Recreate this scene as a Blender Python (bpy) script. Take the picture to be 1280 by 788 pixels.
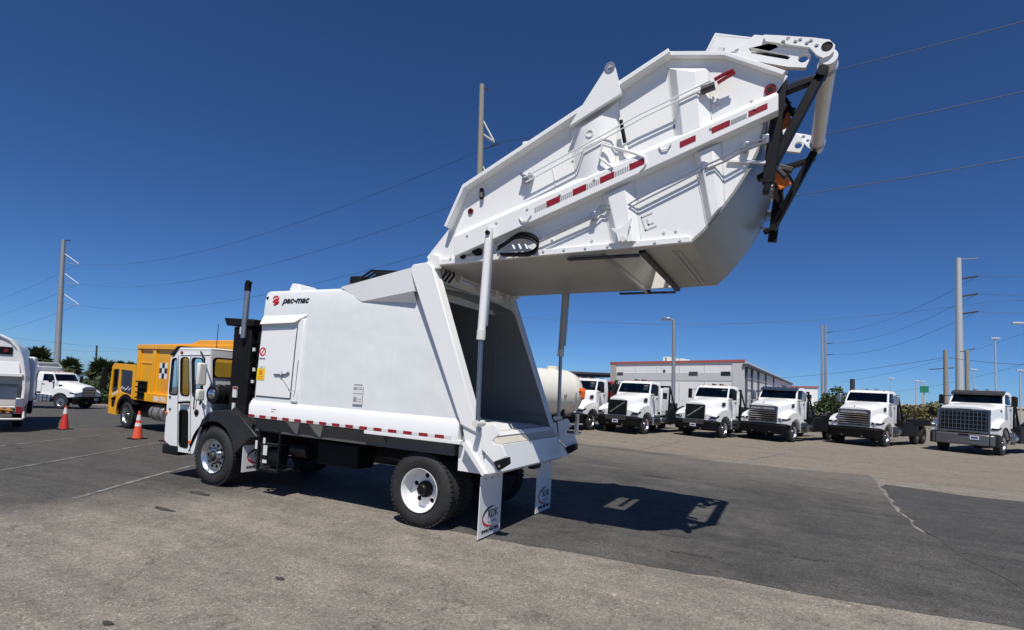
import bpy, bmesh, math, random
from math import sin, cos, pi, radians, sqrt, atan2
from mathutils import Vector, Matrix, noise
from mathutils.geometry import tessellate_polygon
random.seed(7)
scn = bpy.context.scene
for o in list(bpy.data.objects): bpy.data.objects.remove(o)
COL = scn.collection
# ------------------------------------------------------------------ camera
# camera solved from the truck: X runs rearward along the truck, Y away from the camera, rear axle at the origin
IMW, IMH = 1280.0, 788.0
FPX, CYP, PITCH, ROLL, YAW = 676.577, 458.138, .038, .057, -.467
CAM = Vector((4.496, -7.429, 2.035))
FW = Vector((sin(YAW)*cos(PITCH), cos(YAW)*cos(PITCH), sin(PITCH)))
r0 = Vector((cos(YAW), -sin(YAW), 0)); u0 = r0.cross(FW)
RI = r0*cos(ROLL) + u0*sin(ROLL); UP = -r0*sin(ROLL) + u0*cos(ROLL)
cd = bpy.data.cameras.new('camera'); cam = bpy.data.objects.new('camera', cd); COL.objects.link(cam)
cam.matrix_world = Matrix(((RI.x, UP.x, -FW.x, CAM.x), (RI.y, UP.y, -FW.y, CAM.y), (RI.z, UP.z, -FW.z, CAM.z), (0, 0, 0, 1)))
cd.sensor_width = 36; cd.lens = 36*FPX/IMW; cd.shift_y = (CYP-IMH/2)/IMW; cd.clip_end = 6000; cd.clip_start = .05
scn.camera = cam
# ------------------------------------------------------------------ world, sun, exposure
SUN = Vector((.228, -.543, 1)).normalized()
w = bpy.data.worlds.new('World'); scn.world = w; w.use_nodes = True
nt = w.node_tree; bg = nt.nodes['Background']
sky = nt.nodes.new('ShaderNodeTexSky'); sky.sky_type = 'NISHITA'; sky.sun_disc = False
sky.sun_elevation = math.asin(SUN.z); sky.sun_rotation = atan2(SUN.x, SUN.y)
sky.air_density = .6; sky.dust_density = .12; sky.ozone_density = 6.0; sky.altitude = 0
tint = nt.nodes.new('ShaderNodeMix'); tint.data_type = 'RGBA'; tint.blend_type = 'MULTIPLY'; tint.inputs[0].default_value = 1; tint.inputs[7].default_value = (.50, .745, 1, 1)   # the camera's deep blue
nt.links.new(sky.outputs[0], tint.inputs[6]); nt.links.new(tint.outputs[2], bg.inputs[0]); bg.inputs[1].default_value = .092
sl = bpy.data.lights.new('sun', 'SUN'); sl.energy = 4.7; sl.angle = radians(.53); sl.color = (1, .955, .88)
so = bpy.data.objects.new('sun', sl); COL.objects.link(so); so.rotation_euler = SUN.to_track_quat('Z', 'Y').to_euler(); so.location = (0, -20, 40)
vs = scn.view_settings; vs.view_transform = 'Standard'; vs.look = 'None'; vs.exposure = 0; vs.gamma = 1; vs.use_curve_mapping = False
scn.render.engine = 'CYCLES'; scn.render.resolution_x = 1024; scn.render.resolution_y = 630

# ------------------------------------------------------------------ pixel -> place helpers
def ray(px, py): return FW + RI*((px-640)/FPX) - UP*((py-CYP)/FPX)
def S(px, py, Y=-1.22):                      # point of a plane along the truck -> (x, z)
    d = ray(px, py); p = CAM + d*((Y-CAM.y)/d.y); return (p.x, p.z)
def SL(pts, Y=-1.22): return [S(a, b, Y) for a, b in pts]
def SX(px, py, X):
    d = ray(px, py); p = CAM + d*((X-CAM.x)/d.x); return (p.y, p.z)
SLOPE = .035
def gz(x): return -SLOPE*(-6-x) if x < -6 else 0.0      # the lot falls away gently towards the street
def G(px, py):                               # where a pixel meets the lot
    d = ray(px, py); t = (0-CAM.z)/d.z if d.z < -1e-4 else 1e9; p = CAM + d*t
    if p.x < -6 or d.z >= -1e-4:             # the falling part: z = k*(x+6)
        t = (SLOPE*(CAM.x+6)-CAM.z)/(d.z-SLOPE*d.x); p = CAM + d*t
    return p
def D(px, py, depth): return CAM + ray(px, py)*depth

# ------------------------------------------------------------------ materials
MATS = {}
def mat(name, col, rough=.5, metal=0, var=.12, scale=6.0, bump=0, coat=0, spec=.5, dirt=None, dirt_amt=0, stretch=None, ripple=0):
    m = bpy.data.materials.new(name); m.use_nodes = True; t = m.node_tree; N = t.nodes; L = t.links; b = N['Principled BSDF']
    b.inputs['Roughness'].default_value = rough; b.inputs['Metallic'].default_value = metal
    b.inputs['Coat Weight'].default_value = coat; b.inputs['Coat Roughness'].default_value = .08; b.inputs['Specular IOR Level'].default_value = spec
    tc = N.new('ShaderNodeTexCoord'); mp = N.new('ShaderNodeMapping'); L.new(tc.outputs['Object'], mp.inputs[0])
    if stretch: mp.inputs['Scale'].default_value = stretch
    n1 = N.new('ShaderNodeTexNoise'); n1.inputs['Scale'].default_value = scale; n1.inputs['Detail'].default_value = 6; n1.inputs['Roughness'].default_value = .65
    L.new(mp.outputs[0], n1.inputs[0])
    mx = N.new('ShaderNodeMix'); mx.data_type = 'RGBA'
    mx.inputs[6].default_value = (*[c*(1-var) for c in col], 1); mx.inputs[7].default_value = (*[min(1, c*(1+var)) for c in col], 1)
    L.new(n1.outputs[0], mx.inputs[0]); out = mx.outputs[2]
    if dirt:
        n2 = N.new('ShaderNodeTexNoise'); n2.inputs['Scale'].default_value = scale*.35; n2.inputs['Detail'].default_value = 8; n2.inputs['Roughness'].default_value = .7
        L.new(mp.outputs[0], n2.inputs[0])
        rp = N.new('ShaderNodeMapRange'); rp.inputs[1].default_value = .5; rp.inputs[2].default_value = .75; rp.inputs[3].default_value = 0; rp.inputs[4].default_value = dirt_amt
        L.new(n2.outputs[0], rp.inputs[0])
        m2 = N.new('ShaderNodeMix'); m2.data_type = 'RGBA'; m2.inputs[7].default_value = (*dirt, 1); L.new(rp.outputs[0], m2.inputs[0]); L.new(out, m2.inputs[6]); out = m2.outputs[2]
    L.new(out, b.inputs['Base Color'])
    rr = N.new('ShaderNodeMapRange'); rr.inputs[3].default_value = max(0, rough-.08); rr.inputs[4].default_value = min(1, rough+.1)
    L.new(n1.outputs[0], rr.inputs[0]); L.new(rr.outputs[0], b.inputs['Roughness'])
    if ripple:
        n3 = N.new('ShaderNodeTexNoise'); n3.inputs['Scale'].default_value = 1.7; n3.inputs['Detail'].default_value = 2; L.new(tc.outputs['Object'], n3.inputs[0])
        b3 = N.new('ShaderNodeBump'); b3.inputs['Strength'].default_value = ripple; b3.inputs['Distance'].default_value = .1; L.new(n3.outputs[0], b3.inputs['Height']); L.new(b3.outputs[0], b.inputs['Normal'])
    if bump and not ripple:
        bp = N.new('ShaderNodeBump'); bp.inputs['Strength'].default_value = bump; bp.inputs['Distance'].default_value = .02
        L.new(n1.outputs[0], bp.inputs['Height']); L.new(bp.outputs[0], b.inputs['Normal'])
    MATS[name] = m; return m
mat('white', (.83, .835, .82), .38, var=.03, scale=1.6, coat=.15, dirt=(.62, .60, .55), dirt_amt=.22, bump=.015)
mat('white_side', (.75, .775, .77), .42, var=.035, scale=1.3, coat=.1, dirt=(.60, .59, .55), dirt_amt=.25, stretch=(1, 1, .35), ripple=.22)
mat('white_clean', (.82, .82, .81), .3, var=.03, scale=2, coat=.3, dirt=(.6, .57, .5), dirt_amt=.15)
mat('white_old', (.72, .71, .66), .5, var=.06, scale=2, dirt=(.42, .38, .3), dirt_amt=.5)
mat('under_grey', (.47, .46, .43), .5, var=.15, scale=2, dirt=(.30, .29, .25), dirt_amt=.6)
mat('rail_grey', (.085, .084, .08), .6, var=.2, scale=3, dirt=(.16, .15, .13), dirt_amt=.5)
mat('stencil', (.52, .54, .56), .5, var=.1)
mat('hopper_steel', (.27, .27, .25), .3, var=.15, scale=1.2, dirt=(.12, .115, .1), dirt_amt=.6, stretch=(1, .3, 1))
mat('inner_grey', (.22, .225, .225), .42, var=.2, scale=1.5, dirt=(.08, .078, .07), dirt_amt=.7, stretch=(.4, 1, 1))
mat('sill_worn', (.58, .54, .46), .55, var=.2, scale=4, dirt=(.80, .79, .76), dirt_amt=1.0, stretch=(1, .3, 1))
mat('black', (.007, .007, .008), .42, var=.3, scale=8, spec=.25)
mat('black_matt', (.007, .007, .008), .7, spec=.2, var=.3, scale=10, dirt=(.03, .027, .024), dirt_amt=.5)
mat('black_plastic', (.009, .009, .010), .5, spec=.3, var=.2, scale=8, bump=.05)
mat('bumper_black', (.005, .005, .0055), .6, var=.2, spec=.12)
mat('fender_plastic', (.022, .022, .023), .38, var=.2, scale=6, dirt=(.06, .057, .05), dirt_amt=.4)
mat('red_dark', (.16, .008, .012), .3, var=.1)
mat('rubber', (.020, .020, .021), .78, var=.25, scale=14, bump=.12, dirt=(.06, .055, .05), dirt_amt=.5)
mat('chrome', (.80, .80, .82), .12, metal=1, var=.03)
mat('alloy', (.74, .75, .77), .28, metal=1, var=.08, scale=10)
mat('steel', (.42, .43, .45), .35, metal=.85, var=.2, scale=6)
mat('rod', (.34, .34, .35), .36, metal=1, var=.05)
mat('dark_steel', (.06, .06, .065), .5, metal=.4, var=.3, dirt=(.12, .09, .06), dirt_amt=.4)
mat('red', (.27, .010, .018), .35, var=.12, scale=20)
mat('red_bright', (.60, .02, .03), .4, var=.05)
mat('reflect_white', (.70, .70, .70), .35, var=.08, scale=30)
mat('print_black', (.02, .02, .025), .5, var=.1)
mat('print_grey', (.30, .31, .33), .5, var=.2, scale=40)
mat('print_blue', (.03, .05, .25), .5, var=.1)
mat('yellow', (.88, .405, .010), .4, var=.06, scale=2, coat=.15, dirt=(.5, .25, .03), dirt_amt=.35)
mat('yellow_label', (.85, .62, .01), .5, var=.1)
mat('orange', (.80, .20, .015), .45, var=.15, scale=5, dirt=(.2, .06, .02), dirt_amt=.4)
mat('cone_orange', (.78, .10, .045), .5, var=.08, scale=6, dirt=(.35, .06, .03), dirt_amt=.4)
mat('cone_red', (.62, .04, .03), .5, var=.08, scale=6)
mat('amber', (.75, .15, .01), .25, var=.05)
mat('lamp_clear', (.62, .64, .66), .12, var=.1, scale=12, coat=.6)
mat('pole_wood', (.30, .27, .23), .85, var=.25, scale=3, stretch=(6, 6, .4), bump=.3)
mat('pole_steel', (.36, .37, .38), .55, metal=.5, var=.12, scale=1.5)
mat('pole_light', (.55, .56, .56), .5, metal=.3, var=.08)
mat('wire', (.03, .032, .036), .6, var=.05)
mat('wall_white', (.80, .80, .79), .8, var=.05, scale=.6, dirt=(.5, .5, .5), dirt_amt=.3)
mat('wall_grey', (.56, .57, .57), .8, var=.05, scale=.6)
mat('wall_tan', (.42, .38, .33), .85, var=.08, scale=.8)
mat('roof_red', (.42, .10, .09), .7, var=.08)
mat('roof_dark', (.06, .065, .075), .6, var=.1)
mat('green_sign', (.01, .22, .12), .5, var=.05)
mat('leaf', (.055, .085, .026), .6, var=.45, scale=1.2)
mat('leaf_dry', (.13, .12, .045), .7, var=.4, scale=1.2)
mat('palm_leaf', (.075, .095, .035), .55, var=.5, scale=2)
mat('palm_skirt', (.12, .09, .05), .85, var=.4, scale=2)
mat('bark', (.12, .095, .07), .9, var=.3, scale=5, bump=.4)
mat('red_truck', (.40, .02, .02), .35, var=.05, coat=.3)
mat('tank_white', (.72, .70, .62), .42, var=.05, scale=1, dirt=(.52, .46, .32), dirt_amt=.5, stretch=(1, 1, .4))
mat('seat', (.05, .05, .055), .8, var=.2)
def glass(name, tint, gloss=1.0):
    m = bpy.data.materials.new(name); m.use_nodes = True; t = m.node_tree; N = t.nodes; L = t.links; N.remove(N['Principled BSDF'])
    tr = N.new('ShaderNodeBsdfTransparent'); tr.inputs[0].default_value = (*tint, 1)
    gl = N.new('ShaderNodeBsdfGlossy'); gl.inputs['Roughness'].default_value = .03; gl.inputs[0].default_value = (.9*gloss, .95*gloss, gloss, 1)
    fr = N.new('ShaderNodeFresnel'); fr.inputs[0].default_value = 1.5; mx = N.new('ShaderNodeMixShader')
    L.new(fr.outputs[0], mx.inputs[0]); L.new(tr.outputs[0], mx.inputs[1]); L.new(gl.outputs[0], mx.inputs[2]); L.new(mx.outputs[0], N['Material Output'].inputs[0])
    MATS[name] = m
glass('glass', (.55, .62, .60)); glass('glass_cab', (.38, .44, .43)); glass('glass_smoke', (.05, .06, .065), .45)
mat('glass_dark', (.010, .012, .015), .06, var=.3, scale=3, spec=.6)

def asphalt(name, ca, cb, mask=None, crack=.6, stain=.5):
    """aggregate speckle, cracks, stains; mask = second colour mixed in by place on the lot"""
    m = bpy.data.materials.new(name); m.use_nodes = True; t = m.node_tree; N = t.nodes; L = t.links; b = N['Principled BSDF']
    b.inputs['Roughness'].default_value = .88; b.inputs['Specular IOR Level'].default_value = .25
    tc = N.new('ShaderNodeTexCoord'); P = tc.outputs['Object']
    def nz(s, d=5, r=.6, dist=0):
        n = N.new('ShaderNodeTexNoise'); n.inputs['Scale'].default_value = s; n.inputs['Detail'].default_value = d; n.inputs['Roughness'].default_value = r; n.inputs['Distortion'].default_value = dist
        L.new(P, n.inputs[0]); return n.outputs[0]
    def rng(x, a, bb, c, d):
        r = N.new('ShaderNodeMapRange'); r.inputs[1].default_value = a; r.inputs[2].default_value = bb; r.inputs[3].default_value = c; r.inputs[4].default_value = d; L.new(x, r.inputs[0]); return r.outputs[0]
    def mix(f, a, bb, bt='MIX'):
        x = N.new('ShaderNodeMix'); x.data_type = 'RGBA'; x.blend_type = bt
        for v, i in ((f, 0), (a, 6), (bb, 7)):
            if hasattr(v, 'is_linked'): L.new(v, x.inputs[i])
            elif i == 0: x.inputs[0].default_value = v
            else: x.inputs[i].default_value = (*v, 1)
        return x.outputs[2]
    c = mix(rng(nz(.55, 8, .65), .35, .65, 0, 1), ca, cb)
    if mask: c = mask(c, nz, rng, mix, N, L, P)
    c = mix(rng(nz(3.2, 6, .7), .3, .7, .0, 1), c, mix(1.0, c, (.74, .73, .72), 'MULTIPLY'))
    # aggregate: bright and dark grains
    v = N.new('ShaderNodeTexVoronoi'); v.inputs['Scale'].default_value = 70; L.new(P, v.inputs[0])
    sep = N.new('ShaderNodeSeparateColor'); L.new(v.outputs['Color'], sep.inputs[0])
    c = mix(rng(sep.outputs[0], .76, .97, 0, .7), c, mix(1.0, c, (1.9, 1.86, 1.76), 'MULTIPLY'))
    c = mix(rng(sep.outputs[1], .72, .97, 0, .7), c, mix(1.0, c, (.45, .45, .45), 'MULTIPLY'))
    v3 = N.new('ShaderNodeTexVoronoi'); v3.inputs['Scale'].default_value = 26; L.new(P, v3.inputs[0])
    s3 = N.new('ShaderNodeSeparateColor'); L.new(v3.outputs['Color'], s3.inputs[0])
    c = mix(rng(s3.outputs[0], .88, 1, 0, .4), c, mix(1.0, c, (1.5, 1.47, 1.4), 'MULTIPLY'))
    c = mix(rng(s3.outputs[1], .86, 1, 0, .4), c, mix(1.0, c, (.5, .5, .5), 'MULTIPLY'))
    c = mix(rng(nz(13, 4, .8), .52, .72, 0, .32), c, mix(1.0, c, (.55, .55, .55), 'MULTIPLY'))
    # tyre streaks along the driving lane
    mp = N.new('ShaderNodeMapping'); mp.inputs['Rotation'].default_value = (0, 0, radians(-38)); mp.inputs['Scale'].default_value = (.16, 2.6, 1); L.new(P, mp.inputs[0])
    ns = N.new('ShaderNodeTexNoise'); ns.inputs['Scale'].default_value = 1.1; ns.inputs['Detail'].default_value = 7; ns.inputs['Roughness'].default_value = .62; ns.inputs['Distortion'].default_value = .4; L.new(mp.outputs[0], ns.inputs[0])
    c = mix(rng(ns.outputs[0], .50, .68, 0, .45), c, mix(1.0, c, (.62, .61, .61), 'MULTIPLY')); c = mix(rng(ns.outputs[0], .46, .32, 0, .4), c, mix(1.0, c, (1.35, 1.32, 1.27), 'MULTIPLY'))
    # oil and tyre stains
    c = mix(rng(nz(.9, 4, .6, .6), .64, .72, 0, stain), c, mix(1.0, c, (.5, .48, .46), 'MULTIPLY'))
    # cracks
    for sc, wd, am in ((.33, .012, crack), (1.1, .014, crack*.7)):
        dn = N.new('ShaderNodeTexNoise'); dn.inputs['Scale'].default_value = 1.7; dn.inputs['Detail'].default_value = 6; L.new(P, dn.inputs[0])
        ad = N.new('ShaderNodeVectorMath'); ad.operation = 'MULTIPLY_ADD'; ad.inputs[1].default_value = (.9/sc**.5,)*3; L.new(dn.outputs['Color'], ad.inputs[0]); L.new(P, ad.inputs[2])
        vv = N.new('ShaderNodeTexVoronoi'); vv.feature = 'DISTANCE_TO_EDGE'; vv.inputs['Scale'].default_value = sc; L.new(ad.outputs[0], vv.inputs[0])
        ln = rng(vv.outputs['Distance'], 0, wd*(sc if sc > 1 else 1), 1, 0)
        gate = rng(nz(.8, 3), .42, .54, 0, am)
        mm = N.new('ShaderNodeMath'); mm.operation = 'MULTIPLY'; L.new(ln, mm.inputs[0]); L.new(gate, mm.inputs[1])
        c = mix(mm.outputs[0], c, (.035, .033, .03))
    L.new(c, b.inputs['Base Color'])
    bp = N.new('ShaderNodeBump'); bp.inputs['Strength'].default_value = .55; bp.inputs['Distance'].default_value = .012
    L.new(v.outputs['Distance'], bp.inputs['Height'])
    bp2 = N.new('ShaderNodeBump'); bp2.inputs['Strength'].default_value = .35; bp2.inputs['Distance'].default_value = .04; L.new(nz(5, 6), bp2.inputs['Height']); L.new(bp.outputs[0], bp2.inputs['Normal']); L.new(bp2.outputs[0], b.inputs['Normal'])
    MATS[name] = m

# ------------------------------------------------------------------ mesh builder
class MB:
    def __init__(s): s.v = []; s.f = []
    def add(s, vs, fs):
        o = len(s.v); s.v += [tuple(p) for p in vs]; s.f += [tuple(i+o for i in f) for f in fs]; return s
    def bb(s, x0, x1, y0, y1, z0, z1):
        v = [(x, y, z) for z in (z0, z1) for y in (y0, y1) for x in (x0, x1)]
        return s.add(v, [(0, 2, 3, 1), (4, 5, 7, 6), (0, 1, 5, 4), (2, 6, 7, 3), (0, 4, 6, 2), (1, 3, 7, 5)])
    def loft(s, A, B, caps=True):
        n = len(A); f = [(i, (i+1) % n, n+(i+1) % n, n+i) for i in range(n)]
        if caps: f += [tuple(range(n-1, -1, -1)), tuple(range(n, 2*n))]
        return s.add(list(A)+list(B), f)
    def pxz(s, pts, y0, y1): return s.loft([(x, y0, z) for x, z in pts], [(x, y1, z) for x, z in pts])
    def pyz(s, pts, x0, x1): return s.loft([(x0, y, z) for y, z in pts], [(x1, y, z) for y, z in pts])
    def pxy(s, pts, z0, z1): return s.loft([(x, y, z0) for x, y in pts], [(x, y, z1) for x, y in pts])
    def hat(s, base, top, y0, y1): return s.loft([(x, y0, z) for x, z in base], [(x, y1, z) for x, z in top])
    def bar(s, a, b, wd, y0, y1):          # straight flat bar in an XZ plane from a to b
        ax, az = a; bx, bz = b; l = sqrt((bx-ax)**2+(bz-az)**2); nx, nz = -(bz-az)/l*wd/2, (bx-ax)/l*wd/2
        return s.pxz([(ax+nx, az+nz), (ax-nx, az-nz), (bx-nx, bz-nz), (bx+nx, bz+nz)], y0, y1)
    def cyl(s, p0, p1, r0, r1=None, n=16):
        p0 = Vector(p0); p1 = Vector(p1); r1 = r0 if r1 is None else r1; d = (p1-p0).normalized()
        u = d.orthogonal().normalized(); v = d.cross(u)
        A = [p0+(u*cos(2*pi*i/n)+v*sin(2*pi*i/n))*r0 for i in range(n)]; B = [p1+(u*cos(2*pi*i/n)+v*sin(2*pi*i/n))*r1 for i in range(n)]
        return s.loft(A, B)
    def tube(s, path, r, n=8):
        P = [Vector(p) for p in path]; rings = []; u = None
        for i, p in enumerate(P):
            d = (P[min(i+1, len(P)-1)]-P[max(i-1, 0)]).normalized()
            u = d.orthogonal().normalized() if u is None else (u-d*u.dot(d)).normalized()
            v = d.cross(u); rr = r[i] if isinstance(r, (list, tuple)) else r
            rings.append([p+(u*cos(2*pi*k/n)+v*sin(2*pi*k/n))*rr for k in range(n)])
        vs = [q for R in rings for q in R]; f = []
        for i in range(len(P)-1):
            for k in range(n): f.append((i*n+k, i*n+(k+1) % n, (i+1)*n+(k+1) % n, (i+1)*n+k))
        f += [tuple(range(n-1, -1, -1)), tuple(range((len(P)-1)*n, len(P)*n))]
        return s.add(vs, f)
    def lathe(s, prof, c=(0, 0, 0), n=36, axis='y', closed=False):     # prof: (r, h)
        vs = []; m = len(prof)
        for i in range(n):
            a = 2*pi*i/n
            for r, h in prof:
                p = (r*cos(a), h, r*sin(a)) if axis == 'y' else ((h, r*cos(a), r*sin(a)) if axis == 'x' else (r*cos(a), r*sin(a), h))
                vs.append((p[0]+c[0], p[1]+c[1], p[2]+c[2]))
        f = []
        for i in range(n):
            j = (i+1) % n
            for k in range(m if closed else m-1):
                k2 = (k+1) % m; f.append((i*m+k, j*m+k, j*m+k2, i*m+k2))
        return s.add(vs, f)
    def holes(s, outer, hs, y0, y1, ax='xz'):  # plate with real holes; outer, hs in the plane
        loops = [list(outer)]+[list(h) for h in hs]
        tri = tessellate_polygon([[Vector((a, b, 0)) for a, b in lp] for lp in loops])
        flat = [p for lp in loops for p in lp]
        mk = (lambda p, y: (p[0], y, p[1])) if ax == 'xz' else (lambda p, y: (y, p[0], p[1]))
        n = len(flat); vs = [mk(p, y0) for p in flat]+[mk(p, y1) for p in flat]
        f = [tuple(t) for t in tri]+[tuple(i+n for i in t[::-1]) for t in tri]; o = 0
        for lp in loops:
            m = len(lp)
            for i in range(m): f.append((o+i, o+(i+1) % m, n+o+(i+1) % m, n+o+i))
            o += m
        return s.add(vs, f)
    def mirror_y(s):
        o = len(s.v); s.v += [(x, -y, z) for x, y, z in s.v]; s.f += [tuple(i+o for i in f[::-1]) for f in s.f]; return s
    def xf(s, M): s.v = [tuple(M @ Vector(p)) for p in s.v]; return s
    def mesh(s, name, m, smooth=.6):
        me = bpy.data.meshes.new(name); me.from_pydata(s.v, [], s.f)
        bm = bmesh.new(); bm.from_mesh(me); bmesh.ops.recalc_face_normals(bm, faces=bm.faces)
        for e in bm.edges:
            if len(e.link_faces) == 2 and e.calc_face_angle(4) > smooth: e.smooth = False
        for f in bm.faces: f.smooth = True
        bm.to_mesh(me); bm.free(); me.materials.append(MATS[m]); return me
    def build(s, name, m, parent=None, bevel=0, smooth=.6):
        return link(name, s.mesh(name, m, smooth), parent, bevel)
def link(name, me, parent=None, bevel=0, loc=None, rotz=0):
    o = bpy.data.objects.new(name, me); COL.objects.link(o)
    if parent: o.parent = parent
    if loc is not None: o.location = loc
    o.rotation_euler.z = rotz
    if bevel:
        md = o.modifiers.new('bevel', 'BEVEL'); md.width = bevel; md.segments = 2; md.limit_method = 'ANGLE'; md.angle_limit = radians(40); md.harden_normals = False
    return o
def tag(o, label=None, cat=None, group=None, kind=None):
    if label: o['label'] = label
    if cat: o['category'] = cat
    if group: o['group'] = group
    if kind: o['kind'] = kind
    return o
def empty(name, loc=(0, 0, 0), rotz=0, parent=None):
    o = bpy.data.objects.new(name, None); COL.objects.link(o); o.location = loc; o.rotation_euler.z = rotz; o.empty_display_size = .2
    if parent: o.parent = parent
    return o
def circ(c, r, n=14, sx=1): return [(c[0]+r*sx*cos(2*pi*i/n), c[1]+r*sin(2*pi*i/n)) for i in range(n)]
def rrect(x0, x1, z0, z1, r, n=4):
    out = []
    for cx, cz, a in ((x1-r, z1-r, 0), (x0+r, z1-r, 90), (x0+r, z0+r, 180), (x1-r, z0+r, 270)):
        for i in range(n+1):
            t = radians(a+90*i/n); out.append((cx+r*cos(t), cz+r*sin(t)))
    return out
def rquad(q, r, n=4):                       # rounded polygon from corner points
    out = []; m = len(q)
    for i in range(m):
        p = Vector(q[i]); a = (Vector(q[i-1])-p); b = (Vector(q[(i+1) % m])-p)
        ra = min(r, a.length*.45); rb = min(r, b.length*.45); A = p+a.normalized()*ra; B = p+b.normalized()*rb
        for k in range(n+1):
            t = k/n; out.append(tuple(A*(1-t)**2+p*2*t*(1-t)+B*t*t))
    return out
def text(s, size, M, m, parent, name='lettering', shear=0, bold=0, sx=1, align='LEFT'):
    c = bpy.data.curves.new('txt', 'FONT'); c.body = s; c.size = size; c.extrude = .0015; c.shear = shear; c.offset = bold; c.align_x = align; c.resolution_u = 3
    o = bpy.data.objects.new('txt', c); me = bpy.data.meshes.new_from_object(o); me.transform(M @ Matrix.Diagonal((sx, 1, 1, 1)))
    me.materials.clear(); me.materials.append(MATS[m]); bpy.data.objects.remove(o); me.name = name
    return link(name, me, parent)
def frame(org, right, up):
    r = Vector(right).normalized(); u = Vector(up).normalized(); n = r.cross(u); o = Vector(org)
    return Matrix(((r.x, u.x, n.x, o.x), (r.y, u.y, n.y, o.y), (r.z, u.z, n.z, o.z), (0, 0, 0, 1)))
def smooth_path(P, n=5):                     # Catmull-Rom through flat points
    P = [Vector(p) for p in P]; out = []
    for i in range(len(P)-1):
        a, b, c, d = P[max(i-1, 0)], P[i], P[i+1], P[min(i+2, len(P)-1)]
        for k in range(n):
            t = k/n; out.append(tuple(.5*((2*b)+(c-a)*t+(2*a-5*b+4*c-d)*t*t+(3*b-a-3*c+d)*t**3)))
    return out+[tuple(P[-1])]
def lerp(a, b, t): return a+(b-a)*t
def lp2(a, b, t): return (lerp(a[0], b[0], t), lerp(a[1], b[1], t))

# ================================================================== THE SETTING
VUP = (Vector((0, 0, 1)) - r0*.0358).normalized()        # plumb line of the street beyond the crowned lot
def line_mask(p, q, soft, flip=1):
    a = G(*p); b = G(*q); d = (b-a).normalized(); n = Vector((-d.y, d.x, 0))*flip
    return n, -n.dot(a), soft
def ground_mask(c, nz, rng, mix, N, L, P):
    def side(p, q, soft, amp, sc, flip=1):
        n, k, s = line_mask(p, q, soft, flip)
        dt = N.new('ShaderNodeVectorMath'); dt.operation = 'DOT_PRODUCT'; dt.inputs[1].default_value = tuple(n); L.new(P, dt.inputs[0])
        ad = N.new('ShaderNodeMath'); ad.operation = 'ADD'; ad.inputs[1].default_value = k; L.new(dt.outputs['Value'], ad.inputs[0])
        nn = N.new('ShaderNodeMath'); nn.operation = 'MULTIPLY_ADD'; nn.inputs[1].default_value = amp; L.new(nz(sc, 6), nn.inputs[0]); L.new(ad.outputs[0], nn.inputs[2])
        return rng(nn.outputs[0], amp*.5-s, amp*.5+s, 0, 1)
    c = mix(side((0, 640), (420, 606), .9, 3.0, .5), c, (.10, .097, .092))
    c = mix(side((700, 552), (1280, 618), .5, 2.5, .4), c, (.27, .237, .195))
    # wheel tracks of dust along the truck row
    wv = N.new('ShaderNodeTexWave'); wv.inputs['Scale'].default_value = .22; wv.inputs['Distortion'].default_value = 5; wv.inputs['Detail'].default_value = 4
    mp = N.new('ShaderNodeMapping'); mp.inputs['Rotation'].default_value = (0, 0, radians(-62)); L.new(P, mp.inputs[0]); L.new(mp.outputs[0], wv.inputs[0])
    c = mix(rng(wv.outputs['Fac'], .3, .8, 0, .10), c, mix(1.0, c, (.62, .62, .64), 'MULTIPLY'))
    return c
def patch_mask(c, nz, rng, mix, N, L, P):      # dust blown over the side towards the truck row
    n, k, s = line_mask((700, 572), (1090, 622), 1.6)
    dt = N.new('ShaderNodeVectorMath'); dt.operation = 'DOT_PRODUCT'; dt.inputs[1].default_value = tuple(n); L.new(P, dt.inputs[0])
    ad = N.new('ShaderNodeMath'); ad.operation = 'ADD'; ad.inputs[1].default_value = k; L.new(dt.outputs['Value'], ad.inputs[0])
    nn = N.new('ShaderNodeMath'); nn.operation = 'MULTIPLY_ADD'; nn.inputs[1].default_value = 5.0; L.new(nz(.7, 7, .65), nn.inputs[0]); L.new(ad.outputs[0], nn.inputs[2])
    return mix(rng(nn.outputs[0], .8, 6.0, 0, .85), c, (.205, .186, .160))
asphalt('asphalt_worn', (.235, .214, .186), (.30, .272, .235), ground_mask, crack=.38, stain=.4)
asphalt('asphalt_dark', (.070, .068, .066), (.122, .118, .110), patch_mask, crack=.35, stain=.4)
asphalt('asphalt_patch', (.076, .074, .071), (.10, .097, .092), None, crack=.35, stain=.3)
B = 4000
gm = MB().add([(-B, -B, gz(-B)), (-6, -B, 0), (B, -B, 0), (B, B, 0), (-6, B, 0), (-B, B, gz(-B))], [(0, 1, 4, 5), (1, 2, 3, 4)])
tag(gm.build('ground', 'asphalt_worn', smooth=.01), kind='structure')
def ragged(poly_px, z, amp, seg=.25, soft=()):
    P = [G(*p) for p in poly_px]; out = []
    for i in range(len(P)):
        a, b = P[i], P[(i+1) % len(P)]; n = max(1, int((b-a).length/seg)); t = (b-a).normalized(); nn = Vector((-t.y, t.x, 0))
        for k in range(n):
            p = a.lerp(b, k/n); j = noise.noise(Vector((p.x*.9, p.y*.9, 3)))*amp*2.2+noise.noise(Vector((p.x*4, p.y*4, 7)))*amp
            q = p+nn*j; out.append((q.x, q.y, gz(q.x)+z))
    return MB().add(out, [tuple(range(len(out)))])
pa = ragged([(560, 664), (640, 678), (760, 700), (900, 723), (1080, 754), (1300, 792), (1340, 792), (1330, 700), (1210, 690), (1150, 664), (1116, 634), (1096, 603), (1085, 594), (1000, 587), (900, 577), (800, 566), (700, 554), (560, 548)], .004, .05)
tag(pa.build('asphalt_patch', 'asphalt_dark'), kind='structure')
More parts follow.
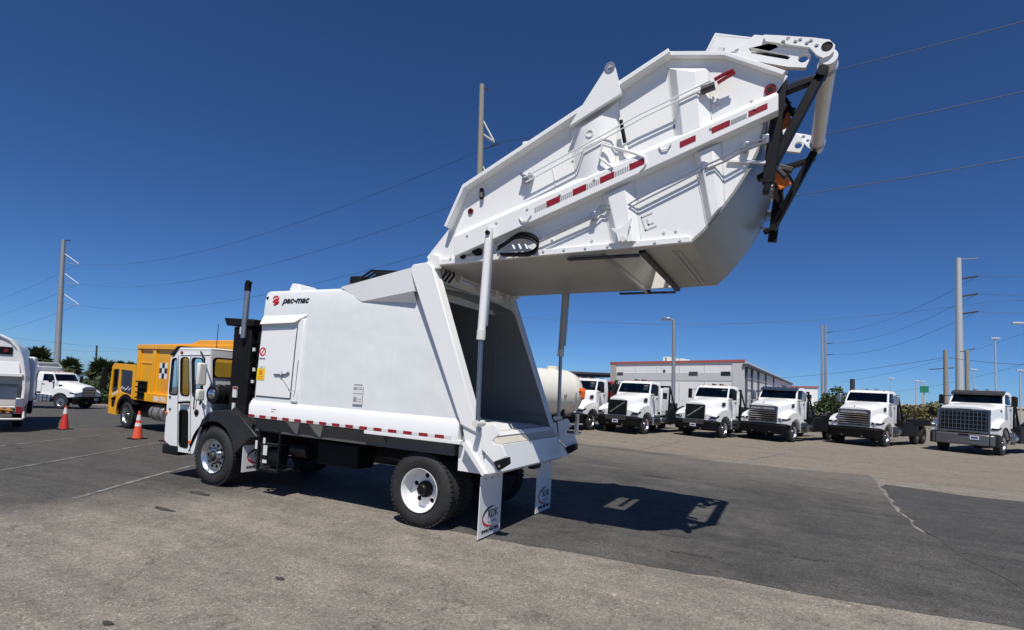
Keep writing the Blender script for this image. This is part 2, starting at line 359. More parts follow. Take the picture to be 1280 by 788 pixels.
pb = ragged([(1105, 606), (1200, 619), (1330, 634), (1330, 780), (1250, 725), (1186, 684), (1141, 654), (1116, 629)], .008, .08)
tag(pb.build('asphalt_patch', 'asphalt_patch'), kind='structure')
# worn painted bay lines
def worn_paint():
    m = bpy.data.materials.new('worn_paint'); m.use_nodes = True; t = m.node_tree; N = t.nodes; L = t.links; b = N['Principled BSDF']; b.inputs['Roughness'].default_value = .8
    tc = N.new('ShaderNodeTexCoord'); n = N.new('ShaderNodeTexNoise'); n.inputs['Scale'].default_value = 5; n.inputs['Detail'].default_value = 8; n.inputs['Roughness'].default_value = .75; L.new(tc.outputs['Object'], n.inputs[0])
    r = N.new('ShaderNodeMapRange'); r.inputs[1].default_value = .34; r.inputs[2].default_value = .56; L.new(n.outputs[0], r.inputs[0])
    x = N.new('ShaderNodeMix'); x.data_type = 'RGBA'; x.inputs[6].default_value = (.34, .33, .31, 1); x.inputs[7].default_value = (.11, .107, .10, 1); L.new(r.outputs[0], x.inputs[0]); L.new(x.outputs[2], b.inputs['Base Color']); MATS['worn_paint'] = m
worn_paint()
def bay_line(p, q, wd=.085, z=.008):
    a = G(*p); b = G(*q); t = (b-a); t.z = 0; t.normalize(); n = Vector((-t.y, t.x, 0))*wd/2; k = 24; L_ = []; R_ = []
    for i in range(k+1):
        c = a.lerp(b, i/k); j = 1+.5*noise.noise(Vector((c.x*3, c.y*3, 1)))
        for s, o in ((1, L_), (-1, R_)):
            e = c+n*s*j; o.append((e.x, e.y, gz(e.x)+z))
    m = MB(); m.add(L_+R_, [(i, i+1, k+2+i, k+1+i) for i in range(k)]); return tag(m.build('painted_line', 'worn_paint'), kind='structure')
for p, q in (((92, 624), (243, 582)), ((0, 589), (208, 552)), ((0, 558), (128, 544)), ((96, 548), (215, 541)), ((205, 551), (262, 543)), ((96, 530), (150, 527))): bay_line(p, q)
for p, q in (((800, 562), (850, 552)), ((940, 575), (985, 566))): bay_line(p, q, .07)
def storm_blot(px, py, rx, ry):
    c = G(px, py); pts = []
    for i in range(26):
        a = 2*pi*i/26; j = 1+.5*noise.noise(Vector((cos(a)*1.7+px, sin(a)*1.7, py))); pts.append((c.x+rx*j*cos(a), c.y+ry*j*sin(a), gz(c.x)+.0085))
    tag(MB().add(pts, [tuple(range(26))]).build('oil_stain', 'stain'), kind='structure')
asphalt('stain', (.055, .052, .048), (.085, .08, .074), None, crack=0, stain=0)
for a in ((249, 617, .26, .07), (205, 637, .22, .05), (350, 724, .07, .03), (135, 780, .06, .03), (865, 694, .28, .05), (840, 670, .22, .05), (1010, 699, .2, .05), (820, 596, .4, .12)): storm_blot(*a)

# ------------------------------------------------------------------ poles and wires
def down_to_ground(p):
    t = 0
    for _ in range(6): t += ((p-VUP*t).z-gz((p-VUP*t).x))
    return p-VUP*(t+.1)
def pole(name, top_px, depth, r0_, r1_, m, label, cat='pole', group=None):
    t = D(*top_px, depth); b = down_to_ground(t); root = empty(name, b); M = Matrix.Translation(-b)
    MB().tube([b.lerp(t, k/6) for k in range(7)], [lerp(r0_, r1_, k/6) for k in range(7)], 12).xf(M).build('shaft', m, root)
    tag(root, label, cat, group); return root, M
def part_tube(root, M, pts, r, name, m, n=6): return MB().tube(pts, r, n).xf(M).build(name, m, root)
# tall tower pole behind the raised tailgate, near the lot
dm = 42
rt, M = pole('utility_pole', (602.5, 106), dm, .33, .19, 'pole_wood', 'tall weathered utility pole rising behind the raised tailgate')
part_tube(rt, M, [D(602, 110, dm), D(609, 111, dm), D(610, 114, dm)], .06, 'arm', 'dark_steel')
for y in (0, 58):
    part_tube(rt, M, [D(603, 150+y, dm), D(617, 176+y, dm)], .09, 'brace', 'pole_light'); part_tube(rt, M, [D(603, 168+y, dm), D(618, 178+y, dm)], .09, 'brace', 'pole_light')
    part_tube(rt, M, [D(606, 186+y, dm), D(624, 180+y, dm)], .05, 'insulator', 'dark_steel')
dl = 105
rt, M = pole('utility_pole', (79.5, 300), dl, .62, .34, 'pole_steel', 'slim grey transmission pole with three bracket arms behind the palm trees')
part_tube(rt, M, [D(79, 301, dl), D(88, 300.5, dl)], .1, 'arm', 'dark_steel')
for y in (0, 25, 51):
    part_tube(rt, M, [D(79, 316+y, dl), D(98.5, 330+y, dl)], .08, 'brace', 'pole_steel'); part_tube(rt, M, [D(79, 328+y, dl), D(97, 331+y, dl)], .05, 'brace', 'pole_steel')
dr = 85
rt, M = pole('utility_pole', (1198, 323), dr, .60, .36, 'pole_light', 'thick pale steel transmission pole with three dark arms behind the parked trucks')
part_tube(rt, M, [D(1198, 324.5, dr), D(1223, 323, dr)], .07, 'arm', 'pole_steel')
for y in (347, 369, 391): part_tube(rt, M, [D(1200, y+2, dr), D(1222, y-1.5, dr)], .13, 'arm', 'dark_steel')
for px, py, d_, r_, lb in ((1182, 438, 60, .26, 'short dark wooden pole left of the pale steel transmission pole'), (1208.5, 438, 60, .24, 'short dark wooden pole with a lamp arm right of the pale steel transmission pole')):
    rt, M = pole('utility_pole', (px, py), d_, r_, r_*.8, 'pole_wood', lb)
    part_tube(rt, M, [D(px-20 if px < 1200 else px-8, py+24 if px < 1200 else py+2, d_), D(px+10, py+22 if px < 1200 else py-2, d_)], .05, 'arm', 'dark_steel')
for px, lb in ((1027.5, 'left one of two thin far lattice poles beyond the parked trucks'), (1032, 'right one of two thin far lattice poles beyond the parked trucks')):
    rt, M = pole('utility_pole', (px, 406), 150, .35, .25, 'pole_steel', lb)
    if px > 1030:
        for k in range(3): part_tube(rt, M, [D(px, 416+k*14, 150), D(px+9, 415+k*14, 150)], .1, 'arm', 'dark_steel')
# lot light standing between the parked trucks
rt, M = pole('street_lamp', (842.5, 400), 38, .15, .11, 'pole_steel', 'grey lot light pole with a drooping lamp head between parked trucks', 'street lamp')
part_tube(rt, M, [D(842.5, 401, 38), D(836, 398, 38), D(831, 398.5, 38)], .05, 'arm', 'pole_steel')
hd = MB(); c = D(832.5, 399, 38); hd.bb(c.x-.28, c.x+.28, c.y-.16, c.y+.16, c.z-.1, c.z+.1); hd.xf(M).build('lamp_head', 'steel', rt, .04)
for i, (px, py, d_) in enumerate(((1244, 424, 90), (1114, 474, 120), (1145, 477, 140), (1217, 463, 110), (1275, 464, 110), (1153, 478, 150))):
    rt, M = pole('street_lamp', (px, py), d_, .16, .10, 'pole_light', ['tall thin grey highway light pole above the right end of the truck row', 'small far white street lamp between the parked trucks'][i > 0], 'street lamp', None if i == 0 else 'far street lamps')
    c = D(px+1, py-.5, d_); MB().bb(c.x-.7, c.x+.5, c.y-.3, c.y+.3, c.z-.1, c.z+.15).xf(M).build('lamp_head', 'pole_light', rt, .03)
rt, M = pole('street_lamp', (1282, 404), 45, .12, .1, 'dark_steel', 'pale lamp head on a dark post at the far right behind the trucks', 'street lamp')
part_tube(rt, M, [D(1265, 404, 45), D(1283, 404.5, 45)], .1, 'lamp_head', 'pole_light')
# road sign and small sign posts
rt, M = pole('road_sign', (1155, 480), 130, .13, .13, 'pole_light', 'green highway sign on a post beyond the parked trucks', 'sign')
for x0, x1 in ((1150.5, 1154), (1155, 1161)):
    a = D(x0, 483, 129.5); b = D(x1, 491, 129.5); MB().loft([a, D(x1, 483, 129.5), b, D(x0, 491, 129.5)], [p+FW*.15 for p in (a, D(x1, 483, 129.5), b, D(x0, 491, 129.5))]).xf(M).build('sign_panel', 'green_sign', rt)
rt, M = pole('street_lamp', (1065.5, 474), 70, .28, .28, 'dark_steel', 'stubby dark post with a white cap above the parked trucks', 'post')
def wire(pts, r, label, group, n=18, sag=0):
    P = [D(*p) for p in pts]
    if len(P) == 2:
        a, b = P; P = [a.lerp(b, k/n)-Vector((0, 0, sag*4*(k/n)*(1-k/n))) for k in range(n+1)]
    o = MB().tube(P, r, 5).build('power_line', 'wire'); return tag(o, label, 'power line', group)
WL = 'faint power line strung between the slim grey pole and the tailgate pole'
for (ax, ay), (bx, by), sg in (((98.5, 330), (622, 179), 3.2), ((98.5, 355), (622, 237), 3.2), ((98, 381), (622, 290), 3.0)): wire([(ax, ay, dl), (bx, by, dm)], .016, WL, 'wires between two poles', sag=sg)
WR = 'thin dark power line running right from the tall pole behind the raised tailgate'
for (ax, ay), (bx, by) in (((622, 179), (1420, -12)), ((622, 237), (1420, 82)), ((622, 290), (1420, 170))): wire([(ax, ay, dm), (bx, by, 26)], .022, WR, 'wires off to the right', sag=.55)
WF = 'faint power line running left from the slim grey transmission pole'
for (ax, ay), (bx, by) in (((98.5, 330), (-60, 392)), ((98.5, 355), (-60, 408)), ((98, 381), (-60, 425))): wire([(ax, ay, dl), (bx, by, 150)], .018, WF, 'wires off to the left', sag=1.2)
WP = 'thin power line reaching the dark arm of the thick pale steel transmission pole'
for k, y in enumerate((345.5, 367.5, 389.5)):
    wire([(1222, y, dr), (1420, y-22+k*3, 80)], .024, WP, 'wires on the pale pole', sag=1)
    wire([(1222, y, dr), (1036, 415+k*14, 150)], .026, WP, 'wires on the pale pole', sag=2.2)
WB = 'long sagging power line strung low across the sky behind the trucks'
wire([(560, 388, 95), (1240, 377, 95)], .022, WB, 'low wires behind the lot', sag=3.2)
wire([(1240, 377, 95), (1420, 356, 95)], .022, WB, 'low wires behind the lot', sag=.6)
wire([(930, 474, 110), (1182, 447, 60)], .02, WB, 'low wires behind the lot', sag=.6)
wire([(1182, 447, 60), (1400, 455, 60)], .022, WB, 'low wires behind the lot', sag=.5)
wire([(1050, 478, 140), (1400, 370, 90)], .022, WB, 'low wires behind the lot', sag=2)
wire([(1090, 492, 140), (1400, 415, 90)], .022, WB, 'low wires behind the lot', sag=2)
wire([(-30, 415, 120), (260, 440, 120)], .02, WB, 'low wires behind the lot', sag=1)
wire([(-30, 428, 120), (300, 425, 130)], .02, WB, 'low wires behind the lot', sag=2.4)

# ------------------------------------------------------------------ buildings beyond the lot
def bframe(o, a):                               # local frame: x along o->a, z plumb up, y into the building
    ex = a-o; ex = (ex-VUP*ex.dot(VUP)).normalized(); ey = VUP.cross(ex)
    if ey.dot(FW) < 0: ey = -ey
    return Matrix(((ex.x, ey.x, VUP.x, o.x), (ex.y, ey.y, VUP.y, o.y), (ex.z, ey.z, VUP.z, o.z), (0, 0, 0, 1)))
TL = D(764, 453.5, 92); TR = D(930.5, 450, 77); H = 9.5
wh = empty('warehouse', down_to_ground(TL)); W0 = Matrix.Translation(-wh.location)
M = W0 @ bframe(TL, TR); Lw = (TR-TL).length; far = D(990, 487, 235)
fl = (W0 @ bframe(TL, TR)).inverted() @ (W0 @ far)
def wbox(x0, x1, y0, y1, z0, z1, nm, m, bv=0): return MB().bb(x0, x1, y0, y1, z0, z1).xf(M).build(nm, m, wh, bv)
MB().pxy([(0, 0), (Lw, 0), (fl.x, fl.y), (fl.x-Lw, fl.y)], -H, 0).xf(M).build('wall', 'wall_white', wh)
k = Lw/166.5                                    # metres per photo pixel along the front
def X_(px): return (px-764)*k
wbox(X_(763.5), X_(772), -.12, .0, -H, -.25, 'corner_panel', 'wall_tan'); wbox(X_(918), X_(930.8), -.12, 0, -H, -.25, 'corner_panel', 'wall_grey')
wbox(X_(772.3), X_(917.7), -.06, 0, -2.95, -1.75, 'grey_band', 'wall_grey'); wbox(X_(763), X_(931.5), -.2, 0, -.22, .10, 'roof_trim', 'roof_red')
for x in (800, 828, 857, 887): wbox(X_(x), X_(x)+.05, -.075, 0, -H, -.35, 'panel_joint', 'wall_grey')
for a, b, z0, z1, mm in ((773.5, 782, -2.15, -1.65, 'roof_dark'), (868.5, 879, -2.2, -1.6, 'roof_dark'), (905.5, 916, -2.2, -1.6, 'glass_dark'), (836.5, 839, -1.7, -1.25, 'roof_dark')):
    wbox(X_(a), X_(b), -.1, 0, z0, z1, 'window', mm, .01)
for a, b, z1 in ((828, 835, .9), (846, 852, .55)):
    u = wbox(X_(a), X_(b), 2, 5, 0, z1, 'rooftop_unit', 'white_old', .05); MB().bb(X_(a)+.5, X_(b)-.3, 1.9, 2, .15, z1-.1).xf(M).build('grille', 'roof_dark', u)
# receding side: eaves, downpipes, wall panels and openings
SM = W0 @ bframe(TR, far); Ls = (far-TR).length
def sbox(x0, x1, z0, z1, nm, m, y0=-.12, y1=0):
    nrm = (SM.to_3x3() @ Vector((0, 1, 0)))
    return MB().bb(x0, x1, y0, y1, z0, z1).xf(SM).build(nm, m, wh)
sbox(-.3, Ls, -1.0, -.55, 'eaves', 'roof_dark', -.5, .2)
for x in (1, 9, 20, 36, 60): sbox(x, x+.35, -H, -1, 'downpipe', 'roof_dark', -.3, 0)
for z in (-2.6, -4.2, -5.8): sbox(1.5, Ls, z, z+.12, 'girt', 'wall_grey', -.1, 0)
for x in (4, 12, 24, 40): sbox(x, x+3.2, -H, -5.0, 'door', 'wall_grey', -.14, 0)
tag(wh, 'large white warehouse with grey band and red roof trim behind the parked trucks', 'warehouse')
def shed(tl, tr, depth, depth2, h, y2, m, roof, label, wins=()):
    a = D(*tl, depth); b = D(*tr, depth2); r = empty('building', down_to_ground(a)); Mi = Matrix.Translation(-r.location) @ bframe(a, b); l = (b-a).length
    MB().bb(0, l, 0, y2, -h, 0).xf(Mi).build('wall', m, r); MB().bb(-.3, l+.3, -.3, y2+.3, 0, .35).xf(Mi).build('roof', roof, r)
    for x0, x1, z0, z1 in wins: MB().bb(x0*l, x1*l, -.08, 0, z0, z1).xf(Mi).build('window', 'glass_dark', r)
    return tag(r, label, 'building')
shed((655, 463.5), (727, 468), 110, 120, 8, 14, 'wall_white', 'wall_tan', 'low pale building with a brown flat roof behind the white tank', [(.1, .3, -3, -1.6), (.45, .65, -3, -1.6)])
cp = shed((712, 467), (768, 476), 100, 104, .5, 6, 'roof_dark', 'roof_dark', 'dark open canopy on posts between the white tank and the warehouse')
shed((984, 484), (1022, 484.5), 150, 150, 7, 12, 'wall_white', 'roof_red', 'small far white building right of the warehouse', [(.2, .4, -3, -2), (.6, .8, -3, -2)])
shed((1060, 506), (1300, 512), 160, 150, 3.5, 12, 'wall_tan', 'wall_tan', 'long low tan wall far behind the right hand trucks')
shed((-40, 480), (260, 487), 95, 88, 6, 10, 'wall_white', 'wall_tan', 'long low pale building far behind the palm trees', [(.3, .36, -3, -1.5), (.45, .5, -3, -1.5), (.6, .65, -3, -1.5)])
for x in (714, 727, 740, 753, 765):
    t = D(x, 468+(x-712)*.16, 100); b = down_to_ground(t); MB().cyl(b-cp.location, t-cp.location, .12, n=8).build('post', 'roof_dark', cp)

# ------------------------------------------------------------------ planting
def leaves(c, rx, ry, rz, n, size, clumps=10, lo=-1):
    m = MB(); cl = []
    for _ in range(clumps):
        while True:
            p = Vector((random.uniform(-1, 1), random.uniform(-1, 1), random.uniform(lo, 1)))
            if p.length < 1: break
        cl.append((p, random.uniform(.22, .45)))
    for _ in range(n):
        p, r = random.choice(cl); d = Vector((random.gauss(0, 1), random.gauss(0, 1), random.gauss(0, 1))).normalized()*r*random.uniform(.5, 1.05)
        q = p+d; o = Vector((c[0]+q.x*rx, c[1]+q.y*ry, c[2]+q.z*rz)); nrm = (d+Vector((random.gauss(0, .5), random.gauss(0, .5), random.gauss(0, .5)))).normalized()
        u = nrm.orthogonal().normalized(); u.rotate(Matrix.Rotation(random.uniform(0, 6.28), 3, nrm)); v = nrm.cross(u); s = size*random.uniform(.6, 1.3)
        m.add([o-u*s, o-v*s*.5, o+u*s, o+v*s*.5], [(0, 1, 2, 3)])
    return m
def bush(px, py, depth, rx, rz, label, m='leaf', n=1500, size=.22):
    c = D(px, py, depth); b = Vector((c.x, c.y, min(c.z-rz, gz(c.x)))); r = empty('bush', b)
    hh = (c.z-b.z+rz)/2; leaves((c.x-b.x, c.y-b.y, hh), rx, rx*.8, hh, int(n*1.3), size, 22).build('foliage', m, r)
    st = MB()
    for k in range(4):
        a = k*1.6; st.tube([(0, 0, 0), (cos(a)*rx*.2, sin(a)*rx*.2, (c.z-b.z)*.6), (cos(a)*rx*.5, sin(a)*rx*.4, (c.z-b.z)*1.1)], [.12, .08, .03], 6)
    st.build('stem', 'bark', r); return tag(r, label, 'bush', 'bushes along the far edge')
BL = 'loose olive green bush along the far edge of the lot behind the trucks'
for px, py, d_, rx, rz, mm in ((1046, 499, 75, 1.8, 1.3, 'leaf'), (1066, 502, 78, 1.8, 1.1, 'leaf'), (1022, 511, 80, 2.4, 1.2, 'leaf'), (1132, 514, 72, 3.2, .9, 'leaf_dry'), (1160, 514, 72, 2.8, .9, 'leaf_dry'), (1100, 516, 80, 3.5, .9, 'leaf'),
                               (752, 487, 70, 1.5, 1.6, 'leaf_dry'), (765, 492, 70, 1.4, 1.2, 'leaf'), (1185, 519, 72, 3, .9, 'leaf_dry')):
    bush(px, py, d_, rx, rz, BL if mm == 'leaf' else 'dry straw coloured low bush along the far edge of the lot', mm)
def palm(px, py, depth, rad, label, seed, full=1.0):
    random.seed(seed); c = D(px, py, depth); b = Vector((c.x+random.uniform(-.2, .2), c.y, gz(c.x))); r = empty('palm_tree', b); h = c.z-b.z
    MB().tube([(0, 0, -.1), (.05, 0, h*.3), ((c.x-b.x)*.6, 0, h*.7), (c.x-b.x, 0, h)], [.3, .24, .22, .26], 10).build('trunk', 'bark', r)
    top = Vector((c.x-b.x, c.y-b.y, h)); cr = MB(); sk = MB()
    for i in range(int(95*full)):
        az = random.uniform(0, 2*pi); el = random.uniform(-.75, 1.45); dry = el < -.45
        d = Vector((cos(az)*cos(el), sin(az)*cos(el), sin(el))); L_ = rad*random.uniform(.75, 1.1)
        stem = top+d*L_*.42; side = d.cross(Vector((0, 0, 1)));
        if side.length < .1: side = Vector((1, 0, 0))
        side.normalize(); upv = side.cross(d)
        tgt = sk if dry else cr
        tgt.add([top-side*.02, top+side*.02, stem+side*.015, stem-side*.015], [(0, 1, 2, 3)])
        for k in range(11):                     # a fan of narrow blades
            a = (k-5)/5*1.25; bd = (d*cos(a)+side*sin(a)).normalized(); e = stem+bd*L_*.62*(1-.18*abs(a))-Vector((0, 0, L_*.20*random.uniform(.4, 1.3))); mid = stem.lerp(e, .5)+upv*L_*.05
            wv = bd.cross(upv).normalized()*L_*.055
            tgt.add([stem, mid+wv, e, mid-wv], [(0, 1, 2, 3)])
    cr.build('crown', 'palm_leaf', r); sk.build('dead_fronds', 'palm_skirt', r); return tag(r, label, 'palm tree')
palm(47, 449, 60, 1.75, 'bushy fan palm with a full crown beside the left hand refuse truck', 1, 1.3)
palm(88, 459, 66, 1.5, 'fan palm showing its crown above the white truck with dark grille', 2)
palm(127, 466, 52, 1.7, 'tall dense fan palm between the white truck and the yellow truck', 3, 1.4)
palm(150, 459, 75, 1.1, 'small fan palm just left of the yellow truck body, the lower of two', 4)
palm(163, 461, 75, 1.2, 'small fan palm close against the yellow truck cab', 5)
for px, py, d_, rx, rz in ((118, 484, 50, 1.6, 1.2), (136, 487, 48, 1.6, 1.2), (75, 478, 62, 2, 1.3), (40, 470, 60, 1.8, 1.8)):
    bush(px, py, d_, rx, rz, 'dark leafy bush growing at the foot of the palm trees', 'leaf', 900, .2)
random.seed(11)
rt, M = pole('utility_pole', (121, 432), 130, .2, .2, 'dark_steel', 'thin far pole between two palm trees')

# ================================================================== WHEELS (shared meshes)
WM = {}
def wheel_meshes():
    R, w2 = .52, .14
    ty = MB().lathe([(.295, -w2+.03), (.33, -w2+.005), (.40, -w2-.01), (.455, -w2-.002), (.49, -w2+.02), (.513, -w2+.045), (.52, -w2+.06),
                     (.52, -.075), (.508, -.070), (.508, -.060), (.52, -.055), (.52, -.008), (.508, -.004), (.508, .006), (.52, .010), (.52, .06), (.508, .064), (.508, .074), (.52, .078), (.52, w2-.06), (.513, w2-.045), (.49, w2-.02), (.455, w2+.002), (.40, w2+.01), (.33, w2-.005), (.295, w2-.03)], n=48, closed=True)
    for k in range(48):                                        # shoulder tread lugs
        a = 2*pi*k/48
        for s in (-1, 1):
            M = Matrix.Rotation(a, 4, 'Y'); m = MB().bb(.505, .526, s*.085-.028, s*.085+.028, -.022, .022).xf(M); ty.add(m.v, m.f)
    WM['tyre'] = ty.mesh('tyre', 'rubber', .5)
    def disc(y, r0_, r1_, hr, hn, n=60, off=0):                # ring plate with real hand holes
        outer = circ((0, 0), r1_, n); hs = [circ((0, 0), r0_, 30)]
        rm = (r0_+r1_)/2
        for k in range(hn): a = 2*pi*k/hn+off; hs.append(circ((rm*cos(a), rm*sin(a)), hr, 12))
        return MB().holes(outer, hs, y, y+.012)
    # dished rim of the outer dual: outer face towards -y
    rim = MB().lathe([(.296, -.145), (.306, -.150), (.308, -.143), (.296, -.125), (.286, -.10), (.279, -.02), (.272, .04)], n=48)
    d = disc(.035, .10, .272, .036, 5, off=.3); rim.add(d.v, d.f); WM['rim_dish'] = rim.mesh('rim', 'white_clean', .5)
    hub = MB().lathe([(.0, -.10), (.06, -.10), (.075, -.085), (.08, -.03), (.115, -.02), (.12, .03)], n=28)
    for k in range(10):
        a = 2*pi*k/10; hub.cyl((.098*cos(a), .03, .098*sin(a)), (.098*cos(a), -.045, .098*sin(a)), .013, n=6)
    WM['hub_dish'] = hub.mesh('hub', 'black', .5)
    # steer wheel: polished alloy, outer face towards -y
    rim = MB().lathe([(.296, -.135), (.305, -.140), (.300, -.125), (.285, -.11), (.275, -.085), (.262, -.075)], n=48)
    d = disc(-.080, .115, .266, .030, 10); rim.add(d.v, d.f); rim.lathe([(.115, -.080), (.12, -.115), (.10, -.12)], n=30); WM['rim_alloy'] = rim.mesh('rim', 'alloy', .5)
    hub = MB().lathe([(0, -.165), (.05, -.165), (.065, -.15), (.07, -.115), (.12, -.112)], n=24)
    for k in range(10):
        a = 2*pi*(k+.5)/10; hub.cyl((.135*cos(a), -.07, .135*sin(a)), (.135*cos(a), -.125, .135*sin(a)), .015, n=6)
    WM['hub_alloy'] = hub.mesh('hub', 'dark_steel', .5)
    WM['rim_dark'] = MB().lathe([(.30, -.14), (.27, -.1), (.26, .0), (.0, .0)], n=32).mesh('rim', 'dark_steel', .5)
    dr_ = MB().lathe([(0, .02), (.26, .02), (.26, .10), (0, .10)], n=28).mesh('brake_drum', 'black_matt'); WM['drum'] = dr_
wheel_meshes()
def wheel(parent, x, y, kind, r=.52, z=None, side=-1):         # y = tyre centre; side -1: outer face to -y
    e = empty('wheel', (x, y, r if z is None else z), 0, parent); s = r/.52; e.scale = (s, s*(1 if side < 0 else -1), s)
    link('tyre', WM['tyre'], e)
    if kind == 'alloy': link('rim', WM['rim_alloy'], e); link('hub', WM['hub_alloy'], e); link('brake_drum', WM['drum'], e)
    elif kind == 'dish': link('rim', WM['rim_dish'], e); link('hub', WM['hub_dish'], e)
    else: link('rim', WM['rim_dark'], e)
    return e

# ================================================================== THE REFUSE TRUCK
T = empty('garbage_truck', (0, 0, 0)); tag(T, 'white rear loader garbage truck with its tailgate raised high in the open lot', 'garbage truck')
FX = -4.46
wheel(T, 0, -1.03, 'dish'); wheel(T, 0, -.69, 'dark'); wheel(T, 0, 1.03, 'dish', side=1); wheel(T, 0, .69, 'dark', side=1)
wheel(T, FX, -1.05, 'alloy'); wheel(T, FX, 1.05, 'alloy', side=1)
# chassis
ch = MB()
for s in (-1, 1): ch.bb(-5.3, .95, s*.47-.045, s*.47+.045, .80, 1.06)
for x in (-5.2, -4.0, -2.8, -1.4, -.5, .5, .9): ch.bb(x, x+.1, -.424, .424, .84, 1.02)
ch.build('chassis_frame', 'black_matt', T)
ax = MB().cyl((0, -.9, .52), (0, .9, .52), .075, n=14).lathe([(0, -.3), (.12, -.28), (.2, -.15), (.22, 0), (.2, .15), (.12, .28), (0, .3)], (0, 0, .54), 20); ax.build('rear_axle', 'black_matt', T)
MB().bb(FX-.06, FX+.06, -.95, .95, .40, .52).build('front_axle', 'black_matt', T)
MB().cyl((-.2, 0, .62), (-3.3, 0, .85), .055, n=12).build('drive_shaft', 'dark_steel', T)
g = MB().bb(-3.9, -3.2, -.3, .3, .55, 1.1); g.cyl((-3.2, 0, .85), (-2.9, 0, .85), .22, .12, 14); g.build('transmission', 'black_matt', T, .04)
for x in (-2.6, -2.0): MB().cyl((x, .55, .75), (x+.5, .55, .75), .14, n=16).build('air_tank', 'black', T)
sp = MB()
for s in (-1, 1):
    for k in range(4): sp.bb(-.75+.09*k, .75-.09*k, s*.48-.04, s*.48+.04, .62+.028*k, .645+.028*k)
sp.build('leaf_spring', 'black_matt', T)
MB().bb(-2.75, -1.2, .62, 1.15, .45, 1.0).build('fuel_tank', 'dark_steel', T, .08)
MB().bb(-2.2, -1.35, -.95, -.55, .62, 1.0).build('hydraulic_tank', 'black_matt', T, .03)
MB().tube([(-3.6, .3, .6), (-2.8, .35, .55), (-1.8, .2, .62), (-.9, .2, .75)], .06, 10).build('exhaust_pipe', 'dark_steel', T)
for k in range(5):
    y = random.uniform(-.4, .4); z = random.uniform(.6, 1.0)
    MB().tube([(-3.4, y, z), (-2.4, y+.1, z-.12), (-1.4, y-.05, z+.05), (-.4, y, z-.05)], .018, 6).build('hose', 'black', T)
tl_ = MB().bb(-.83, -.75, -1.15, -1.12, 1.05, 1.13); tl_.build('marker_lamp', 'lamp_clear', T, .01)

# ------------------------------------------------------------------ body
XR = lambda z: -.13+(3.70-z)*.425
XF = -3.40
prof = [(-1.245, 1.55), (-1.236, 1.9), (-1.222, 2.3), (-1.205, 2.7), (-1.187, 3.05), (-1.168, 3.30), (-1.145, 3.385), (-1.08, 3.43), (-.6, 3.475), (0, 3.49)]
prof = prof+[(-y, z) for y, z in prof[-2::-1]]
inn = [(y*.955, z if z < 1.6 else 1.55+(z-1.55)*.968) for y, z in prof]; inn[0] = (-1.19, 1.40); inn[-1] = (1.19, 1.40)
bm_ = MB(); n = len(prof)
vo = [(XF, y, z) for y, z in prof]+[(XR(z), y, z) for y, z in prof]+[(XR(z), y, z) for y, z in inn]
f = [(i, i+1, n+i+1, n+i) for i in range(n-1)]+[(n+i, n+i+1, 2*n+i+1, 2*n+i) for i in range(n-1)]+[tuple(range(n))]+[(0, n, 2*n, 3*n-1, 2*n-1, n-1)]
bm_.add(vo, f); BODY = bm_.build('body', 'white_side', T, smooth=.35)
iv = MB(); XP = lambda z: .05+(3.66-z)*.414-.012
inr = [(max(-1.122, min(1.122, y)), z) for y, z in inn]
iv.add([(XP(z), y, z) for y, z in inr]+[(-2.85+(z-1.4)*.25, y, z) for y, z in inr], [(i, i+1, n+i+1, n+i) for i in range(n-1)]+[tuple(range(n, 2*n))])
iv.build('interior_wall', 'inner_grey', BODY, smooth=.35)
fl_ = MB().bb(-2.85, .80, -1.19, 1.19, 1.34, 1.40); fl_.build('floor', 'inner_grey', BODY)
for s in (-1, 1):
    MB().pyz([(s*1.13, 1.40), (s*1.07, 1.40), (s*1.07, 1.56), (s*1.125, 1.62)], -2.6, .86).build('floor_ledge', 'inner_grey', BODY)
    for x in (-1.9, -1.0, -.2): MB().bb(x, x+.05, *(sorted((s*1.124, s*1.110))), 1.62, 2.9).build('wall_seam', 'inner_grey', BODY)
# ledge and skirt
def ledge(s): return [(s*1.20, 1.585), (s*1.248, 1.565), (s*1.290, 1.49), (s*1.290, 1.285), (s*1.20, 1.275)]
for s in (-1, 1): MB().pyz(ledge(s), -3.47, .66).build('skirt', 'white', BODY, .006)
MB().bb(-3.40, .55, -1.19, 1.19, 1.06, 1.30).build('underframe', 'rail_grey', BODY)
for s in (-1, 1):
    MB().pyz([(s*1.285, 1.27), (s*1.19, 1.10), (s*1.19, 1.274)], -3.3, -.62).build('lower_rail', 'rail_grey', BODY)
    for x in (-2.42, -1.92):
        MB().add([(x-.15, s*1.292, 1.28), (x+.15, s*1.292, 1.28), (x+.02, s*1.20, 1.085), (x-.02, s*1.20, 1.085), (x, s*1.19, 1.28)], [(0, 1, 2, 3), (0, 3, 4), (1, 4, 2), (2, 4, 3)]).build('gusset', 'steel', BODY)
    # wheel arch flange
    MB().pyz([(s*1.297, 1.284), (s*1.297, 1.235), (s*1.10, 1.225), (s*1.10, 1.284)], -.95, .70).build('arch_flange', 'white', BODY, .004)
